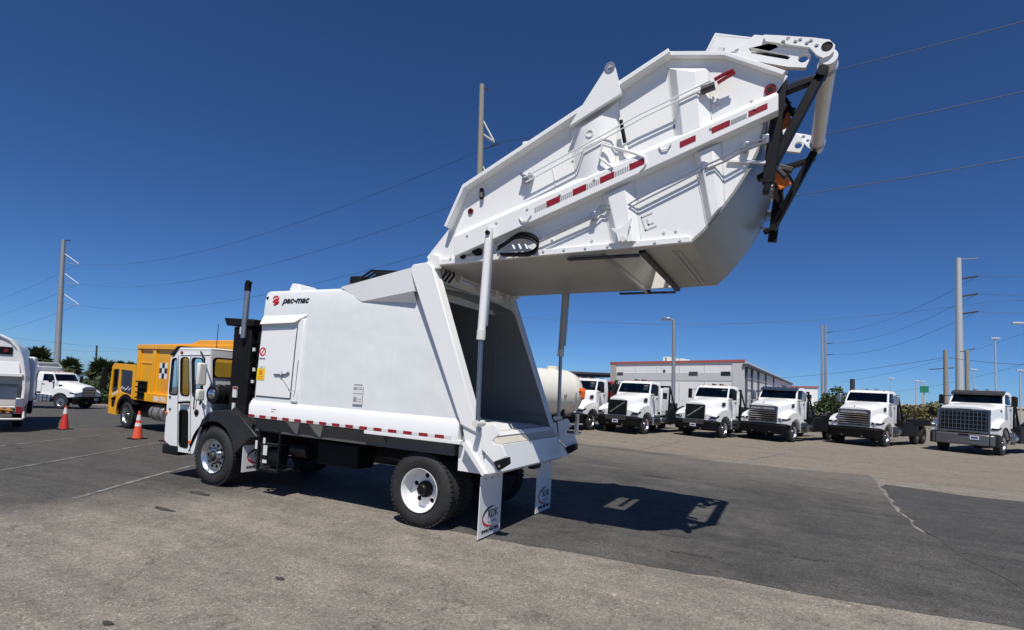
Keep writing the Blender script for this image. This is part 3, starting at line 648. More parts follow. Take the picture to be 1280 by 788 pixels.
# reflector tape, piece by piece
N_ = 15; st = (0.56+3.46)/N_
for i in range(N_):
    x = -3.46+i*st
    MB().bb(x, x+st*.56, -1.2945, -1.29, 1.292, 1.336).build('reflector_strip', 'red', BODY)
    MB().bb(x+st*.56, x+st, -1.2940, -1.29, 1.292, 1.336).build('reflector_strip', 'reflect_white', BODY)
def wall_y(z):
    for (a, b), (c, d) in zip(prof[:7], prof[1:8]):
        if b <= z <= d: return lerp(a, c, (z-b)/(d-b))
    return -1.245
def on_wall(pts, out): return [(x, wall_y(z)-out, z) for x, z in pts]
def wplate(pts, out, name, m, parent=BODY, bevel=0, th=.03): return MB().loft(on_wall(pts, out), on_wall(pts, -th)).build(name, m, parent, bevel)
# side seams
for px in (408, 493):
    x = S(px, 430, -1.22)[0]; zz = [1.57, 1.9, 2.3, 2.7, 3.05, 3.3]
    for za, zb in zip(zz, zz[1:]): wplate([(x, za), (x+.018, za), (x+.018, zb), (x, zb)], .004, 'weld_seam', 'white_side')
# flared shoulder at the rear of the roof
def P3(px, py, Y): x, z = S(px, py, Y); return Vector((x, Y, z))
A = P3(426, 359, -1.14); Bv = P3(452, 377, -1.185); C_ = P3(517, 364, -1.31); D_ = P3(513, 335, -1.31); E_ = P3(521, 379, -1.19)
fv = [A, Bv, C_, D_, E_]; fv = fv+[Vector((p.x, -p.y, p.z)) for p in fv]
MB().add(fv, [(0, 1, 2, 3), (1, 4, 2), (0, 3, 8, 5), (3, 2, 7, 8), (5, 8, 7, 6), (6, 7, 9)]).build('roof_shoulder', 'white', BODY, smooth=.1)
# access door with its hood
q = SL([(329, 394), (387, 391.5), (372, 404), (330, 406)], -1.2)
hd = MB(); y0 = wall_y(3.05)
hd.add([(q[0][0], wall_y(q[0][1])+.01, q[0][1]), (q[1][0], wall_y(q[1][1])+.01, q[1][1]), (q[2][0], wall_y(q[2][1])-.085, q[2][1]), (q[3][0], wall_y(q[3][1])-.085, q[3][1]), (q[3][0], wall_y(q[3][1])+.02, q[3][1]-.005), (q[2][0], wall_y(q[2][1])+.02, q[2][1]-.005)],
       [(0, 1, 2, 3), (3, 2, 5, 4), (1, 5, 2), (0, 3, 4)]); hd.build('door_hood', 'white', BODY, smooth=.1)
dq = SL([(328, 409), (371, 408), (371, 499), (322, 497)], -1.225); dq[0] = (-3.36, dq[0][1]); dq[3] = (-3.36, dq[3][1])
def strip_col(x0, x1, z0, z1, out, k=6):            # sheet that follows the curved wall
    m = MB(); zs = [lerp(z0, z1, i/k) for i in range(k+1)]
    o = [(x, wall_y(z)-out, z) for z in zs for x in (x0, x1)]+[(x, wall_y(z)+.02, z) for z in zs for x in (x0, x1)]; h = 2*(k+1)
    for i in range(k):
        a = 2*i; m.f.append((a, a+1, a+3, a+2)); m.f.append((a, a+2, h+a+2, h+a)); m.f.append((a+1, h+a+1, h+a+3, a+3))
    m.f.append((0, h, h+1, 1)); m.f.append((2*k, 2*k+1, h+2*k+1, h+2*k)); m.v = o; return m
dz0, dz1 = dq[3][1]+.02, dq[0][1]; dx1 = dq[1][0]
strip_col(-3.375, dx1, dz0, dz1, .006).build('door_gap', 'black', BODY, smooth=.3)
strip_col(-3.37, dx1-.012, dz0+.012, dz1, .020).build('access_door', 'white', BODY, .006, smooth=.3)
hx, hz_ = S(352, 469, -1.26)
MB().tube([(hx-.17, -1.262, hz_), (hx+.10, -1.266, hz_+.01), (hx+.17, -1.268, hz_+.055)], .016, 8).build('door_handle', 'steel', BODY)
MB().tube([(hx, -1.25, hz_+.06), (hx, -1.285, hz_), (hx, -1.25, hz_-.06)], .014, 6).build('handle_bracket', 'steel', BODY)
bx_, bz_ = S(366, 497, -1.26); MB().tube([(hx+.02, -1.258, hz_-.05), (bx_+.03, -1.268, bz_+.02), (bx_+.05, -1.265, bz_+.06), (bx_+.06, -1.255, hz_+.25)], .008, 6).build('latch_rod', 'steel', BODY)
MB().tube([(bx_-.11, -1.262, bz_+.12), (bx_+.04, -1.264, bz_+.10), (bx_+.04, -1.268, bz_-.02)], .007, 6).build('latch_rod', 'steel', BODY)
strip_col(dx1+.02, dx1+.17, dz0-.05, dz1+.14, .030).build('door_jamb', 'white', BODY, .02, smooth=.3)
# prints
def wall_frame(px, py): x, z = S(px, py, -1.2); y = wall_y(z); return frame((x, y-.006, z), (1, 0, 0), (0, wall_y(z+.1)-wall_y(z-.1), .2))
text('pac-mac', .150, wall_frame(352, 379), 'print_black', BODY, shear=.30, bold=.004, sx=1.18)
def flat(pts, M, m, parent, name, th=.002):
    return MB().loft([M @ Vector((a, b, 0)) for a, b in pts], [M @ Vector((a, b, th)) for a, b in pts]).build(name, m, parent)
Ml = wall_frame(339, 381)
flat([(0, .05), (.05, .03), (.09, .06), (.12, .11), (.05, .10)], Ml, 'red_bright', BODY, 'emblem'); flat([(.03, 0), (.07, -.015), (.12, .05), (.165, .06), (.15, .02), (.10, .06)], Ml, 'red_bright', BODY, 'emblem')
arc = [(.075+.075*cos(a), .105+.05*sin(a)) for a in [radians(t) for t in range(-60, 200, 20)]]; arc2 = [(.075+.05*cos(a), .105+.03*sin(a)) for a in [radians(t) for t in range(180, -80, -20)]]
flat(arc+arc2, Ml, 'red_bright', BODY, 'emblem')
def decal(px, py, w_, h_, m, lines=(), lm='print_black', nm='warning_label'):
    x, z = S(px, py, -1.24); M = frame((x, wall_y(z)-.0225, z), (1, 0, 0), (0, wall_y(z+.1)-wall_y(z-.1), .2))
    d = flat([(0, 0), (w_, 0), (w_, h_), (0, h_)], M, m, BODY, nm)
    for a, b, c, e in lines: flat([(a*w_, b*h_), (c*w_, b*h_), (c*w_, e*h_), (a*w_, e*h_)], M @ Matrix.Translation((0, 0, .002)), lm, BODY, 'print_line', .001)
    return M
decal(321.5, 475, .19, .20, 'yellow_label', [(.1, .1, .9, .16), (.1, .25, .9, .32), (.3, .42, .7, .8)], 'orange')
Mr = decal(324, 449, .16, .22, 'white_clean', [(.05, .02, .95, .08)])
ring = circ((.08, .125), .075, 22); MB().holes([(a, b) for a, b in ring], [circ((.08, .125), .052, 22)], 0, .002).xf(Mr @ Matrix(((1, 0, 0, 0), (0, 0, 1, 0), (0, 1, 0, .003), (0, 0, 0, 1)))).build('warning_ring', 'red_bright', BODY)
flat([(.035, .075), (.05, .065), (.125, .175), (.11, .185)], Mr @ Matrix.Translation((0, 0, .003)), 'red_bright', BODY, 'warning_ring')
decal(441.5, 505, .19, .30, 'reflect_white', [(.05, .93, .95, .99), (.05, .70, .45, .84), (.55, .72, .95, .76), (.55, .80, .9, .84), (.05, .5, .95, .54), (.1, .1, .45, .35), (.55, .12, .95, .16), (.55, .24, .9, .28)], 'print_grey')
decal(325, 463, .13, .08, 'reflect_white', [(.1, .2, .9, .3), (.1, .6, .7, .7)], 'print_grey')
x, z = S(339, 512, -1.29); flat([(0, 0), (.12, 0), (.12, .012), (0, .012)], frame((x, -1.2905, z), (1, 0, 0), (0, 0, 1)), 'print_grey', BODY, 'print_line'); flat([(0, 0), (.08, 0), (.08, .012), (0, .012)], frame((x, -1.2905, z-.04), (1, 0, 0), (0, 0, 1)), 'print_grey', BODY, 'print_line')
x, z = S(333.5, 373, -1.17); MB().cyl((x+.02, wall_y(z)+.02, z), (x+.02, wall_y(z)-.004, z), .028, n=14).build('port_hole', 'black', BODY)
# things on the roof
MB().pxz([(-3.2, 3.44), (-2.9, 3.44), (-2.95, 3.58), (-3.12, 3.60)], -.9, -.5).build('roof_hatch', 'white', BODY, .02)
MB().bb(-2.25, -2.0, -.45, -.1, 3.48, 3.78).build('valve_block', 'black_matt', BODY, .02)
for k in range(5):
    y = -.42+.08*k; MB().tube([(-2.1, y, 3.70), (-1.8, y, 3.86-.02*k), (-1.2, y-.05, 3.80-.03*k), (-.6, y-.1, 3.76-.02*k), (-.2, y-.1, 3.70)], .022, 6).build('hose', 'black', BODY)
for k in range(3): MB().cyl((-2.2, -.45+k*.12, 3.62), (-2.2, -.52+k*.12, 3.62), .03, n=8).build('fitting', 'steel', BODY)

# ------------------------------------------------------------------ rear frame of the body
for s in (-1, 1):
    ya, yb = (s*1.315, s*1.13)
    top = SL([(513, 337), (517, 331), (535, 328), (541, 333)], -1.30)
    pp = top+[(.985, 1.40), (.70, 1.50)]
    p_ = MB().pxz(pp, ya, yb).build('corner_post', 'white', BODY, .012)
    # side bolster under the post
    bol = SL([(577, 526), (596, 541), (603, 537), (606, 566), (617, 578), (623, 590.5), (604, 594.5), (598, 585), (581, 553)], -1.285)
    MB().pxz(bol, s*1.285, s*1.19).build('side_bolster', 'white', BODY, .006)
    fb = SL([(577, 554.5), (583, 551.5), (607, 592.5), (603, 596)], -1.31)
    MB().pxz(fb, s*1.325, s*1.18).build('fender_bar', 'white', BODY, .006)
    lt = SL([(602, 535), (617.5, 530), (620.5, 534), (623.5, 543.5), (615.5, 550.5), (617.5, 556), (627.5, 556), (633, 571), (617, 578), (602.5, 562)], -1.32)
    MB().pxz(lt, s*1.325, s*1.288).build('latch_plate', 'white', BODY, .004)
    bk = SL([(617, 578), (633, 572), (633.5, 581), (622, 588.5)], -1.32)
    MB().pxz(bk, s*1.33, s*1.20).build('rubber_bumper', 'black', BODY, .01)
    c = S(624, 583, -1.33); MB().cyl((c[0], s*1.325, c[1]), (c[0], s*1.338, c[1]), .018, n=8).build('bolt', 'steel', BODY)
    ca = S(605, 548, -1.29); MB().bar((ca[0]-.02, ca[1]+.12), (ca[0]+.02, ca[1]-.25), .02, s*1.288, s*1.30).build('latch_rod', 'steel', BODY)
MB().pxz([(-.22, 3.50), (-.05, 3.50), (.0, 3.62), (-.2, 3.66)], -1.13, 1.13).build('header_beam', 'white', BODY, .006)
for y in (-1.0, -.55, .05, .6, 1.0):
    MB().pxz([(-.12, 3.60), (.05, 3.56), (.09, 3.66), (.0, 3.74), (-.12, 3.72)], y, y+.05).build('hinge_lug', 'white_old', BODY, .005)
for y in (-.9, -.8, -.7): MB().tube([(-.2, y, 3.68), (.05, y-.05, 3.70), (.12, y-.1, 3.62), (.06, y-.15, 3.5)], .018, 6).build('hose', 'black', BODY)
MB().cyl((-.02, -1.22, 3.68), (-.02, 1.22, 3.68), .045, n=12).build('hinge_shaft', 'white_old', BODY)
# sill at the tail
MB().pxz([(.62, 1.43), (.92, 1.40), (1.00, 1.33), (1.10, 1.25), (.62, 1.20)], -1.188, 1.188).build('worn_sill', 'sill_worn', BODY, .004)
MB().pxz([(.62, 1.195), (1.105, 1.245), (1.19, .905), (1.15, .87), (.62, .87)], -1.189, 1.189).build('tail_sill', 'white', BODY, .006)
MB().bar((.95, 1.392), (1.0, 1.345), .02, -1.1, 1.1).build('wear_strip', 'white', BODY)
MB().bb(.98, 1.08, .30, .55, .78, .87).build('light_box', 'black', BODY)
# mud flaps with print
def mudflap(x, y0, y1, z0, z1, both=True):
    fl = MB().bb(x-.012, x, y0, y1, z0, z1).build('mud_flap', 'white_clean', T)
    M = frame((x+.002, y0+.03, z0), (0, 1, 0), (0, 0, 1))
    def ell(cx, cz, a, b, t0, t1, wd, m):
        o = []; i_ = []
        for k in range(19):
            t = radians(lerp(t0, t1, k/18)); q = wd*sin(pi*k/18)+.002; o.append((cx+a*cos(t), cz+b*sin(t))); i_.append((cx+(a-q)*cos(t), cz+(b-q)*sin(t)))
        flat(o+i_[::-1], M, m, fl, 'emblem_arc')
    ell(.30, .255, .245, .135, 65, 200, .030, 'print_black'); ell(.30, .25, .245, .135, 150, 292, .030, 'red_bright')
    text('RDK', .155, M @ Matrix.Translation((.20, .235, .001)), 'print_black', fl, sx=.95)
    text('Truck Sales', .055, M @ Matrix.Translation((.21, .165, .001)), 'print_grey', fl)
    text('www.rdk.com', .085, M @ Matrix.Translation((.05, .055, .001)), 'print_black', fl, bold=.002, sx=.95)
    for k in range(3): MB().cyl((x-.002, y0+.12+k*.18, z1-.04), (x+.012, y0+.12+k*.18, z1-.04), .013, n=8).build('bolt', 'steel', fl)
mudflap(1.01, -1.22, -.61, .025, .84); mudflap(1.01, .61, 1.22, .025, .84); mudflap(-3.66, -1.19, -.60, .33, .93)
mudflap(-3.66, .60, 1.19, .33, .93)

# ------------------------------------------------------------------ raised tailgate
CURVE = [(3.53, 3.755), (3.66, 3.875), (3.80, 4.05), (3.95, 4.26), (4.08, 4.48), (4.18, 4.71), (4.23, 4.95), (4.235, 5.18)]
Q = [(-.08, 3.80), (.27, 4.18), (.53, 4.72), (3.19, 5.98), (3.80, 5.84), (4.42, 5.47)]+CURVE[::-1]+[(.03, 3.665)]
tg = MB()
for s in (-1, 1): tg.pxz(Q, s*1.22, s*1.20)
def sheet(m, path, y0, y1, th):
    for a, b in zip(path, path[1:]):
        l = sqrt((b[0]-a[0])**2+(b[1]-a[1])**2); nx, nz = -(b[1]-a[1])/l*th, (b[0]-a[0])/l*th
        m.pxz([a, b, (b[0]+nx, b[1]+nz), (a[0]+nx, a[1]+nz)], y0, y1)
sheet(tg, [(2.72, 5.757), (.53, 4.72), (.27, 4.18), (-.08, 3.80)], -1.199, 1.199, .02)
TG = tg.build('tailgate', 'white', T)
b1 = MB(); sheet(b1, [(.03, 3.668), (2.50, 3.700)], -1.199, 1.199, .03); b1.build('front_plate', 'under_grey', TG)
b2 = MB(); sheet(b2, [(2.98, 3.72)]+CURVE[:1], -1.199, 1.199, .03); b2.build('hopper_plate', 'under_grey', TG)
def curved(path, y0, y1, th):
    m = MB(); k = len(path); out = []
    for i in range(k):
        a = Vector(path[max(i-1, 0)]); b = Vector(path[min(i+1, k-1)]); d = (b-a).normalized(); out.append((path[i][0]-d.y*th, path[i][1]+d.x*th))
    vs = [(x, y0, z) for x, z in path]+[(x, y1, z) for x, z in path]+[(x, y0, z) for x, z in out]+[(x, y1, z) for x, z in out]
    f = [(i, i+1, k+i+1, k+i) for i in range(k-1)]+[(2*k+i, 3*k+i, 3*k+i+1, 2*k+i+1) for i in range(k-1)]+[(0, k, 3*k, 2*k), (k-1, 3*k-1, 4*k-1, 2*k-1)]
    f += [(i, 2*k+i, 2*k+i+1, i+1) for i in range(k-1)]+[(k+i, k+i+1, 3*k+i+1, 3*k+i) for i in range(k-1)]
    m.add(vs, f); return m
cs = []
for i in range(len(CURVE)-1):
    for t in (0, .5): cs.append(lp2(CURVE[i], CURVE[i+1], t))
cs.append(CURVE[-1])
curved(cs, -1.235, 1.235, .03).build('hopper_floor', 'hopper_steel', TG, smooth=.9)
# slot seals, inner slide panel
MB().bb(2.93, 3.00, -1.21, 1.21, 3.672, 3.712).build('slot_seal', 'black', TG)
for s in (-1, 1):
    MB().bb(2.05, 2.93, *sorted((s*1.235, s*1.15)), 3.645, 3.668).build('slide_rail', 'black', TG)
    MB().bb(2.50, 2.56, *sorted((s*1.15, s*1.10)), 3.655, 3.69).build('slide_shoe', 'black', TG)
MB().bb(2.47, 2.52, -1.15, 1.15, 3.645, 3.69).build('slot_edge', 'steel', TG)
MB().pxz([(2.40, 3.74), (2.46, 3.74), (2.75, 4.6), (2.69, 4.6)], -1.15, 1.15).build('packer_panel', 'white', TG)
for s, x in ((1, 3.28), (1, 3.34)): MB().tube([(x, -1.0, 3.735), (x+.03, .95, 3.735)], .014, 6).build('tube_line', 'steel', TG)
MB().pxz([(3.70, 5.45), (3.78, 5.50), (4.16, 4.95), (4.08, 4.90)], -1.17, 1.17).build('sweep_panel', 'orange', TG, .01)
MB().cyl((3.9, -1.17, 5.55), (3.9, 1.17, 5.55), .07, n=14).build('sweep_shaft', 'dark_steel', TG)
for y in (-.8, .8): MB().cyl((3.88, y, 5.5), (3.2, y, 4.9), .05, n=12).build('sweep_cylinder', 'dark_steel', TG)

def bandp(path, wd):                                     # polyline -> band polygon on its lower/right side
    out = []
    for i, p in enumerate(path):
        a = Vector(path[max(i-1, 0)]); b = Vector(path[min(i+1, len(path)-1)]); d = (b-a).normalized(); out.append((p[0]+d.y*wd, p[1]-d.x*wd))
    return path+out[::-1]
BEAM_T = SL([(567, 297), (727, 222), (880, 158), (973, 117)], -1.36); BEAM_B = SL([(568, 321), (727, 249.5), (880, 183), (973, 138)], -1.36)
def lin(a, b, t): return (lerp(a[0], b[0], t), lerp(a[1], b[1], t))
bt0, bt1, bb0, bb1 = BEAM_T[0], BEAM_T[3], BEAM_B[0], BEAM_B[3]
bdir = Vector((bt1[0]-bt0[0], bt1[1]-bt0[1])).normalized(); bn = Vector((-bdir.y, bdir.x))
for s in (-1, 1):
    Y = lambda v: s*v
    def hatp(base, top, o, nm, y0=1.22, m='white', bv=.008): return MB().hat(base, top, Y(y0), Y(y0+o)).build(nm, m, TG, bv)
    MB().pxz(bandp([(.27, 4.18), (.53, 4.72), (3.19, 5.98)], .055), Y(1.22), Y(1.36)).build('top_flange', 'white', TG, .006)
    MB().pxz(bandp([(3.19, 5.98), (3.80, 5.84), (4.40, 5.49)], .05), Y(1.22), Y(1.30)).build('top_flange', 'white', TG, .006)
    MB().pxz([(.06, 3.745), (3.50, 3.825), (3.53, 3.755), (.03, 3.665)], Y(1.22), Y(1.262)).build('bottom_flange', 'white', TG, .006)
    # long box beam with sloping upper face
    top_in0 = (bt0[0]+bn.x*.12, bt0[1]+bn.y*.12); top_in1 = (bt1[0]+bn.x*.10, bt1[1]+bn.y*.10)
    hatp([top_in0, top_in1, bb1, bb0], [bt0, bt1, bb1, bb0], .14, 'long_beam')
    # folded stiffeners
    R_ = [([(712, 163), (776, 124), (768, 212), (722, 232)], [(727, 160), (752, 145), (757, 214), (733, 226)], .10),
          ([(835, 85), (886, 85), (890, 156), (845, 176)], [(846, 88), (868, 90), (875, 160), (853, 170)], .10),
          ([(752, 243), (792, 226), (802, 303), (766, 308)], [(760, 244), (780, 234), (790, 302), (773, 304)], .08),
          ([(866, 192), (902, 178), (906, 256), (884, 283)], [(875, 190), (891, 183), (897, 262), (889, 272)], .08)]
    for b_, t_, o in R_: hatp(SL(b_, -1.22), SL(t_, -1.30), o, 'stiffener')
    # lifting fin
    fo = SL([(712, 158), (757, 87), (760, 82.5), (765, 81), (769, 84), (777, 117)], -1.36); fc = S(763.5, 87, -1.33)
    MB().holes(fo, [circ(fc, .035, 14)], Y(1.372), Y(1.325)).build('lifting_fin', 'white', TG, .004)
    MB().holes(circ(fc, .065, 20), [circ(fc, .036, 20)], Y(1.382), Y(1.315)).build('eye_ring', 'steel', TG)
    # bracket with pin
    br = SL([(763, 286), (775, 286), (790, 273), (785, 290), (784, 301), (779, 305), (773, 302), (771, 293)], -1.34)
    MB().pxz(br, Y(1.36), Y(1.33)).build('bracket', 'white', TG, .004); pc = S(779, 299, -1.36); MB().cyl((pc[0], Y(1.30), pc[1]), (pc[0], Y(1.375), pc[1]), .035, n=12).build('bracket_pin', 'white_old', TG)
    # hydraulic lines
    def line(pts, Yp, nm='hydraulic_line', r=.010, m='steel'):
        MB().tube([(x, Y(-Yp), z) for x, z in SL(pts, Yp)], r, 6).build(nm, m, TG)
    line([(655, 222), (722, 186), (740, 176), (757, 167), (800, 143), (888, 101)], -1.345, m='white'); line([(657, 228), (725, 191), (742, 181), (760, 171), (802, 148), (889, 106)], -1.345, m='white')
    line([(668, 301), (742, 268), (752, 256), (768, 257), (777, 261), (795, 250), (862, 216), (880, 206)], -1.285, m='steel'); line([(670, 305), (742, 272), (754, 261), (768, 262), (778, 265), (796, 255), (863, 221), (882, 211)], -1.285)
    line([(882, 207), (905, 197), (935, 180), (958, 173)], -1.33); line([(884, 211), (907, 202), (936, 185), (960, 178)], -1.33)
    line([(753, 181), (790, 191), (806, 197), (807, 205), (801, 213)], -1.37, 'hand_rail', .016, 'white_clean'); line([(753, 181), (749, 197), (766, 210)], -1.37, 'hand_rail', .016, 'white_clean')
    for px, py in ((657, 224), (742, 270), (881, 208), (932, 184), (957, 175)):
        x, z = S(px, py, -1.27); MB().bb(x-.035, x+.035, *sorted((Y(1.22), Y(1.31))), z-.045, z+.045).build('pipe_clamp', 'steel', TG, .008)
    for px, py in ((652, 218), (659, 222), (663, 219)):
        x, z = S(px, py, -1.31); MB().cyl((x, Y(1.22), z), (x, Y(1.34), z), .022, n=8).build('fitting', 'steel', TG)
    x, z = S(884, 113, -1.31); MB().cyl((x-.06, Y(1.32), z), (x+.08, Y(1.32), z+.03), .045, n=10).build('flow_valve', 'dark_steel', TG)
    line([(893, 100), (905, 93), (917, 88)], -1.35, 'red_grip', .02, 'red'); line([(897, 104), (908, 97), (919, 91)], -1.35, 'red_grip', .02, 'red')
    # black strut on the side plate
    line([(776, 151), (781, 178)], -1.33, 'strut', .025, 'black')
    a, b = S(780, 182, -1.31), S(783, 190, -1.31); MB().cyl((a[0], Y(1.30), a[1]), (b[0], Y(1.30), b[1]), .03, n=8).build('strut_end', 'white_old', TG)
    # small hook-shaped handles
    for c0 in ((656, 273), (831, 184)):
        px, py = c0; line([(px-7, py-1), (px-4, py+4), (px+3, py+3), (px+8, py-5)], -1.375, 'grab_hook', .009, 'white_clean')
    # reflectors on the beam
    def on_beam(x0, x1, t0, t1, m, nm='reflector_strip'):
        # positions along the beam from its pixel range
        def bp(px, t):
            u = S(px, lerp(309, 128, (px-567)/406), -1.36)[0]; k = (u-bt0[0])/(bt1[0]-bt0[0]); A_ = lp2(bt0, bt1, k); B_ = lp2(bb0, bb1, k); return lp2(A_, B_, t)
        MB().pxz([bp(x0, t0), bp(x1, t0), bp(x1, t1), bp(x0, t1)], Y(1.359), Y(1.3635)).build(nm, m, TG)
    for x0, x1 in ((682, 699), (715, 732), (749, 767), (786, 805), (849, 869)): on_beam(x0, x1, .28, .62, 'red')
    for x0, x1 in ((667, 681.5), (699.5, 714.5), (732.5, 748.5), (767.5, 785.5)):
        for k in range(6): on_beam(x0+(x1-x0)*(k+.15)/6, x0+(x1-x0)*(k+.75)/6, .34, .60, 'print_grey', 'reflector_strip')
    on_beam(889, 912, .28, .62, 'red'); on_beam(913, 933, .34, .6, 'print_grey'); on_beam(935, 959, .28, .62, 'red')
    # round lamps
    for px, py, r_ in ((588.5, 264.5, .04), (963, 113, .06)):
        x, z = S(px, py, -1.225); MB().cyl((x, Y(1.215), z), (x, Y(1.24), z), r_, n=20).build('round_lamp', 'red_dark', TG); MB().cyl((x, Y(1.235), z), (x, Y(1.243), z), r_*.5, n=14).build('lamp_core', 'black', TG)
    x, z = S(843, 154, -1.31); MB().cyl((x, Y(1.215), z), (x, Y(1.23), z), .028, n=14).build('round_lamp', 'print_blue', TG)
    x, z = S(737, 167, -1.325); MB().holes(circ((x, z), .05, 18), [circ((x, z), .035, 18)], Y(1.315), Y(1.332)).build('bolt_ring', 'white_old', TG)
    # stuff near the hinge: bumpers, pins
    for px, py, r_ in ((579, 321, .035), (596, 314, .06)):
        x, z = S(px, py, -1.27); MB().cyl((x, Y(1.21), z), (x, Y(1.30), z), r_, n=18).build('pivot_boss', 'black', TG)
    MB().pxz(SL([(546, 324), (549, 324), (551, 330), (547, 332)], -1.24), Y(1.25), Y(1.22)).build('hinge_tab', 'steel', TG)
    MB().pxz(SL([(535, 330), (541, 318), (551, 321), (551, 336), (540, 337)], -1.24), Y(1.28), Y(1.215)).build('hinge_plate', 'white', TG, .006)
    x, z = S(600, 241, -1.26); MB().cyl((x, Y(1.22), z+.06), (x+.03, Y(1.26), z-.08), .03, n=8).build('hook', 'black', TG)
    if s < 0:                                              # loop of hoses over the near lift cylinder
        for k, (dx, dy) in enumerate(((0, 0), (2, 2), (-1, 4), (3, -2))):
            line(smooth_path([(622+dx, 309+dy), (632+dx, 303+dy*.6), (645+dx, 294+dy), (660+dx*.6, 294+dy), (671+dx*.4, 301+dy), (670+dx*.4, 312-dy*.3), (660+dx, 318-dy*.6), (640+dx, 319-dy*.5), (626+dx, 319-dy*.5)]), -1.31-.012*k, 'hose', .013, 'black')
        for px in (640, 648, 656): line([(px, 306), (px+3, 312)], -1.30, 'fitting', .02, 'steel')
        x, z = S(812, 282, -1.228); MG = frame((x-.05, -1.2235, z-.06), (1, .0, .35), (-.35, 0, 1)); 
        for a_ in ([(0, 0), (.14, 0), (.14, .015), (0, .015)], [(0, 0), (.015, 0), (.015, .18), (0, .18)], [(0, .165), (.14, .165), (.14, .18), (0, .18)], [(.05, .05), (.065, .05), (.065, .13), (.05, .13)], [(.05, .05), (.12, .05), (.12, .065), (.05, .065)]): flat(a_, MG, 'stencil', TG, 'stencil_mark')
    # ---- lifter arms at the tail
    la = SL([(906, 73), (929, 61), (943, 47), (992, 51), (1008, 62), (1014, 73), (1007, 88), (985, 87)], -1.07)
    sl_ = [S(x, y, -1.07) for x, y in ((936, 64), (940, 63), (984, 72), (988, 75), (985, 78), (939, 70))]
    MB().holes(la, [circ(S(919, 65.5, -1.07), .04, 12), sl_, circ(S(1004, 76, -1.07), .05, 12)], Y(1.12), Y(1.06)).build('lifter_plate', 'white', TG, .004)
    lk = SL([(955, 50), (975, 51), (1017, 54), (1036, 56.5), (1043, 63), (1042, 70), (1036, 76), (1028, 79), (1020, 75), (1012, 66), (985, 62), (957, 58)], -1.07)
    hs = [circ(S(1033, 65, -1.07), .055, 14)]+[circ(S(x, y, -1.07), .022, 8) for x, y in ((985, 55), (994, 59), (1000, 56.5), (1008, 61), (1013, 58), (1020, 64), (979, 59))]
    MB().holes(lk, hs, Y(1.165), Y(1.125)).build('lifter_arm', 'white', TG, .004)
    x, z = S(1033, 65, -1.07); MB().cyl((x, Y(1.12), z), (x, Y(1.155), z), .06, n=16).build('arm_pin', 'black', TG)
    x, z = S(960, 68, -1.07); x2, z2 = S(986, 74, -1.07); MB().cyl((x-.12, Y(1.055), z), (x2, Y(1.055), z2), .045, n=12).build('lifter_cylinder', 'black', TG)
    # black lifting bars
    MB().bar((4.76, 5.56), (4.27, 4.50), .095, Y(1.13), Y(1.02)).build('lift_bar', 'black', TG, .01)
    MB().bar((4.30, 4.58), (4.25, 4.25 if s < 0 else 4.45), .06, Y(1.21), Y(1.10)).build('lift_bar', 'black', TG, .01)
    MB().bar((4.74, 5.47), (4.30, 5.36), .07, Y(1.13), Y(1.03)).build('lift_link', 'black', TG, .01)
    MB().bar((4.36, 5.44), (4.27, 4.35), .12, Y(1.215), Y(1.14)).build('edge_strip', 'black', TG, .006)
    MB().bar((4.24, 4.56), (3.86, 4.63), .03, Y(1.25), Y(1.222)).build('guard_strip', 'white', TG, .004)
    MB().tube([(4.40, Y(1.0), 5.35), (4.52, Y(.95), 5.1), (4.42, Y(.98), 4.85), (4.33, Y(1.05), 4.6)], .02, 6).build('hose', 'black', TG)
    MB().tube([(4.45, Y(1.0), 5.3), (4.36, Y(.93), 5.1), (4.40, Y(.95), 4.8), (4.30, Y(1.0), 4.62)], .016, 6).build('hose', 'black', TG)
    for x_, z_ in ((4.74, 5.5), (4.28, 4.52)): MB().cyl((x_, Y(1.0), z_), (x_, Y(1.16), z_), .05, n=14).build('pivot_pin', 'black', TG)
    MB().bar((4.24, 4.50), (4.16, 4.46), .06, Y(1.10), Y(1.0)).build('lift_foot', 'black', TG, .01)
    MB().bar((4.30, 5.30), (4.42, 5.05), .16, Y(.95), Y(.90)).build('lever_plate', 'orange', TG, .01)
    MB().bar((4.25, 5.35), (4.5, 5.25), .07, Y(.88), Y(.80)).build('lever', 'dark_steel', TG, .01)
    MB().bar((4.26, 5.25), (4.42, 5.05), .05, Y(.6), Y(.5)).build('chain_guard', 'dark_steel', TG, .01)
MB().cyl((4.795, -1.14, 5.64), (4.795, 1.14, 5.64), .085, n=24).build('lifter_crossbar', 'white', TG, .006)
for y in (-.95, .95): MB().cyl((4.795, y-.03, 5.64), (4.795, y+.03, 5.64), .10, n=24).build('crossbar_collar', 'steel', TG)
MB().pxz(SL([(874, 73), (893, 36.5), (970, 45.5), (972, 47), (895, 40), (878, 73)], -1.07), -1.0, 1.0).build('hopper_hood', 'white', TG, .004)
MB().pxz(SL([(876, 73), (894, 39), (968, 46), (985, 62), (985, 87), (906, 76)], -1.09), -1.0, -.985).build('hood_side', 'white', TG)
MB().pxz(SL([(876, 73), (894, 39), (968, 46), (985, 62), (985, 87), (906, 76)], -1.09), .985, 1.0).build('hood_side', 'white', TG)
MB().pxz(SL([(891, 70), (897, 52), (905, 53), (899, 72)], -1.10), -1.0035, -1.0).build('warning_label', 'reflect_white', TG)
MB().pxz(SL([(899, 72), (904, 54), (905, 54), (900, 72)], -1.10), -1.006, -1.0037).build('warning_label', 'red', TG)
MB().tube([(3.3, -1.0, 6.02), (3.3, 1.0, 6.02)], .04, 10).build('stay_rod', 'white', TG)
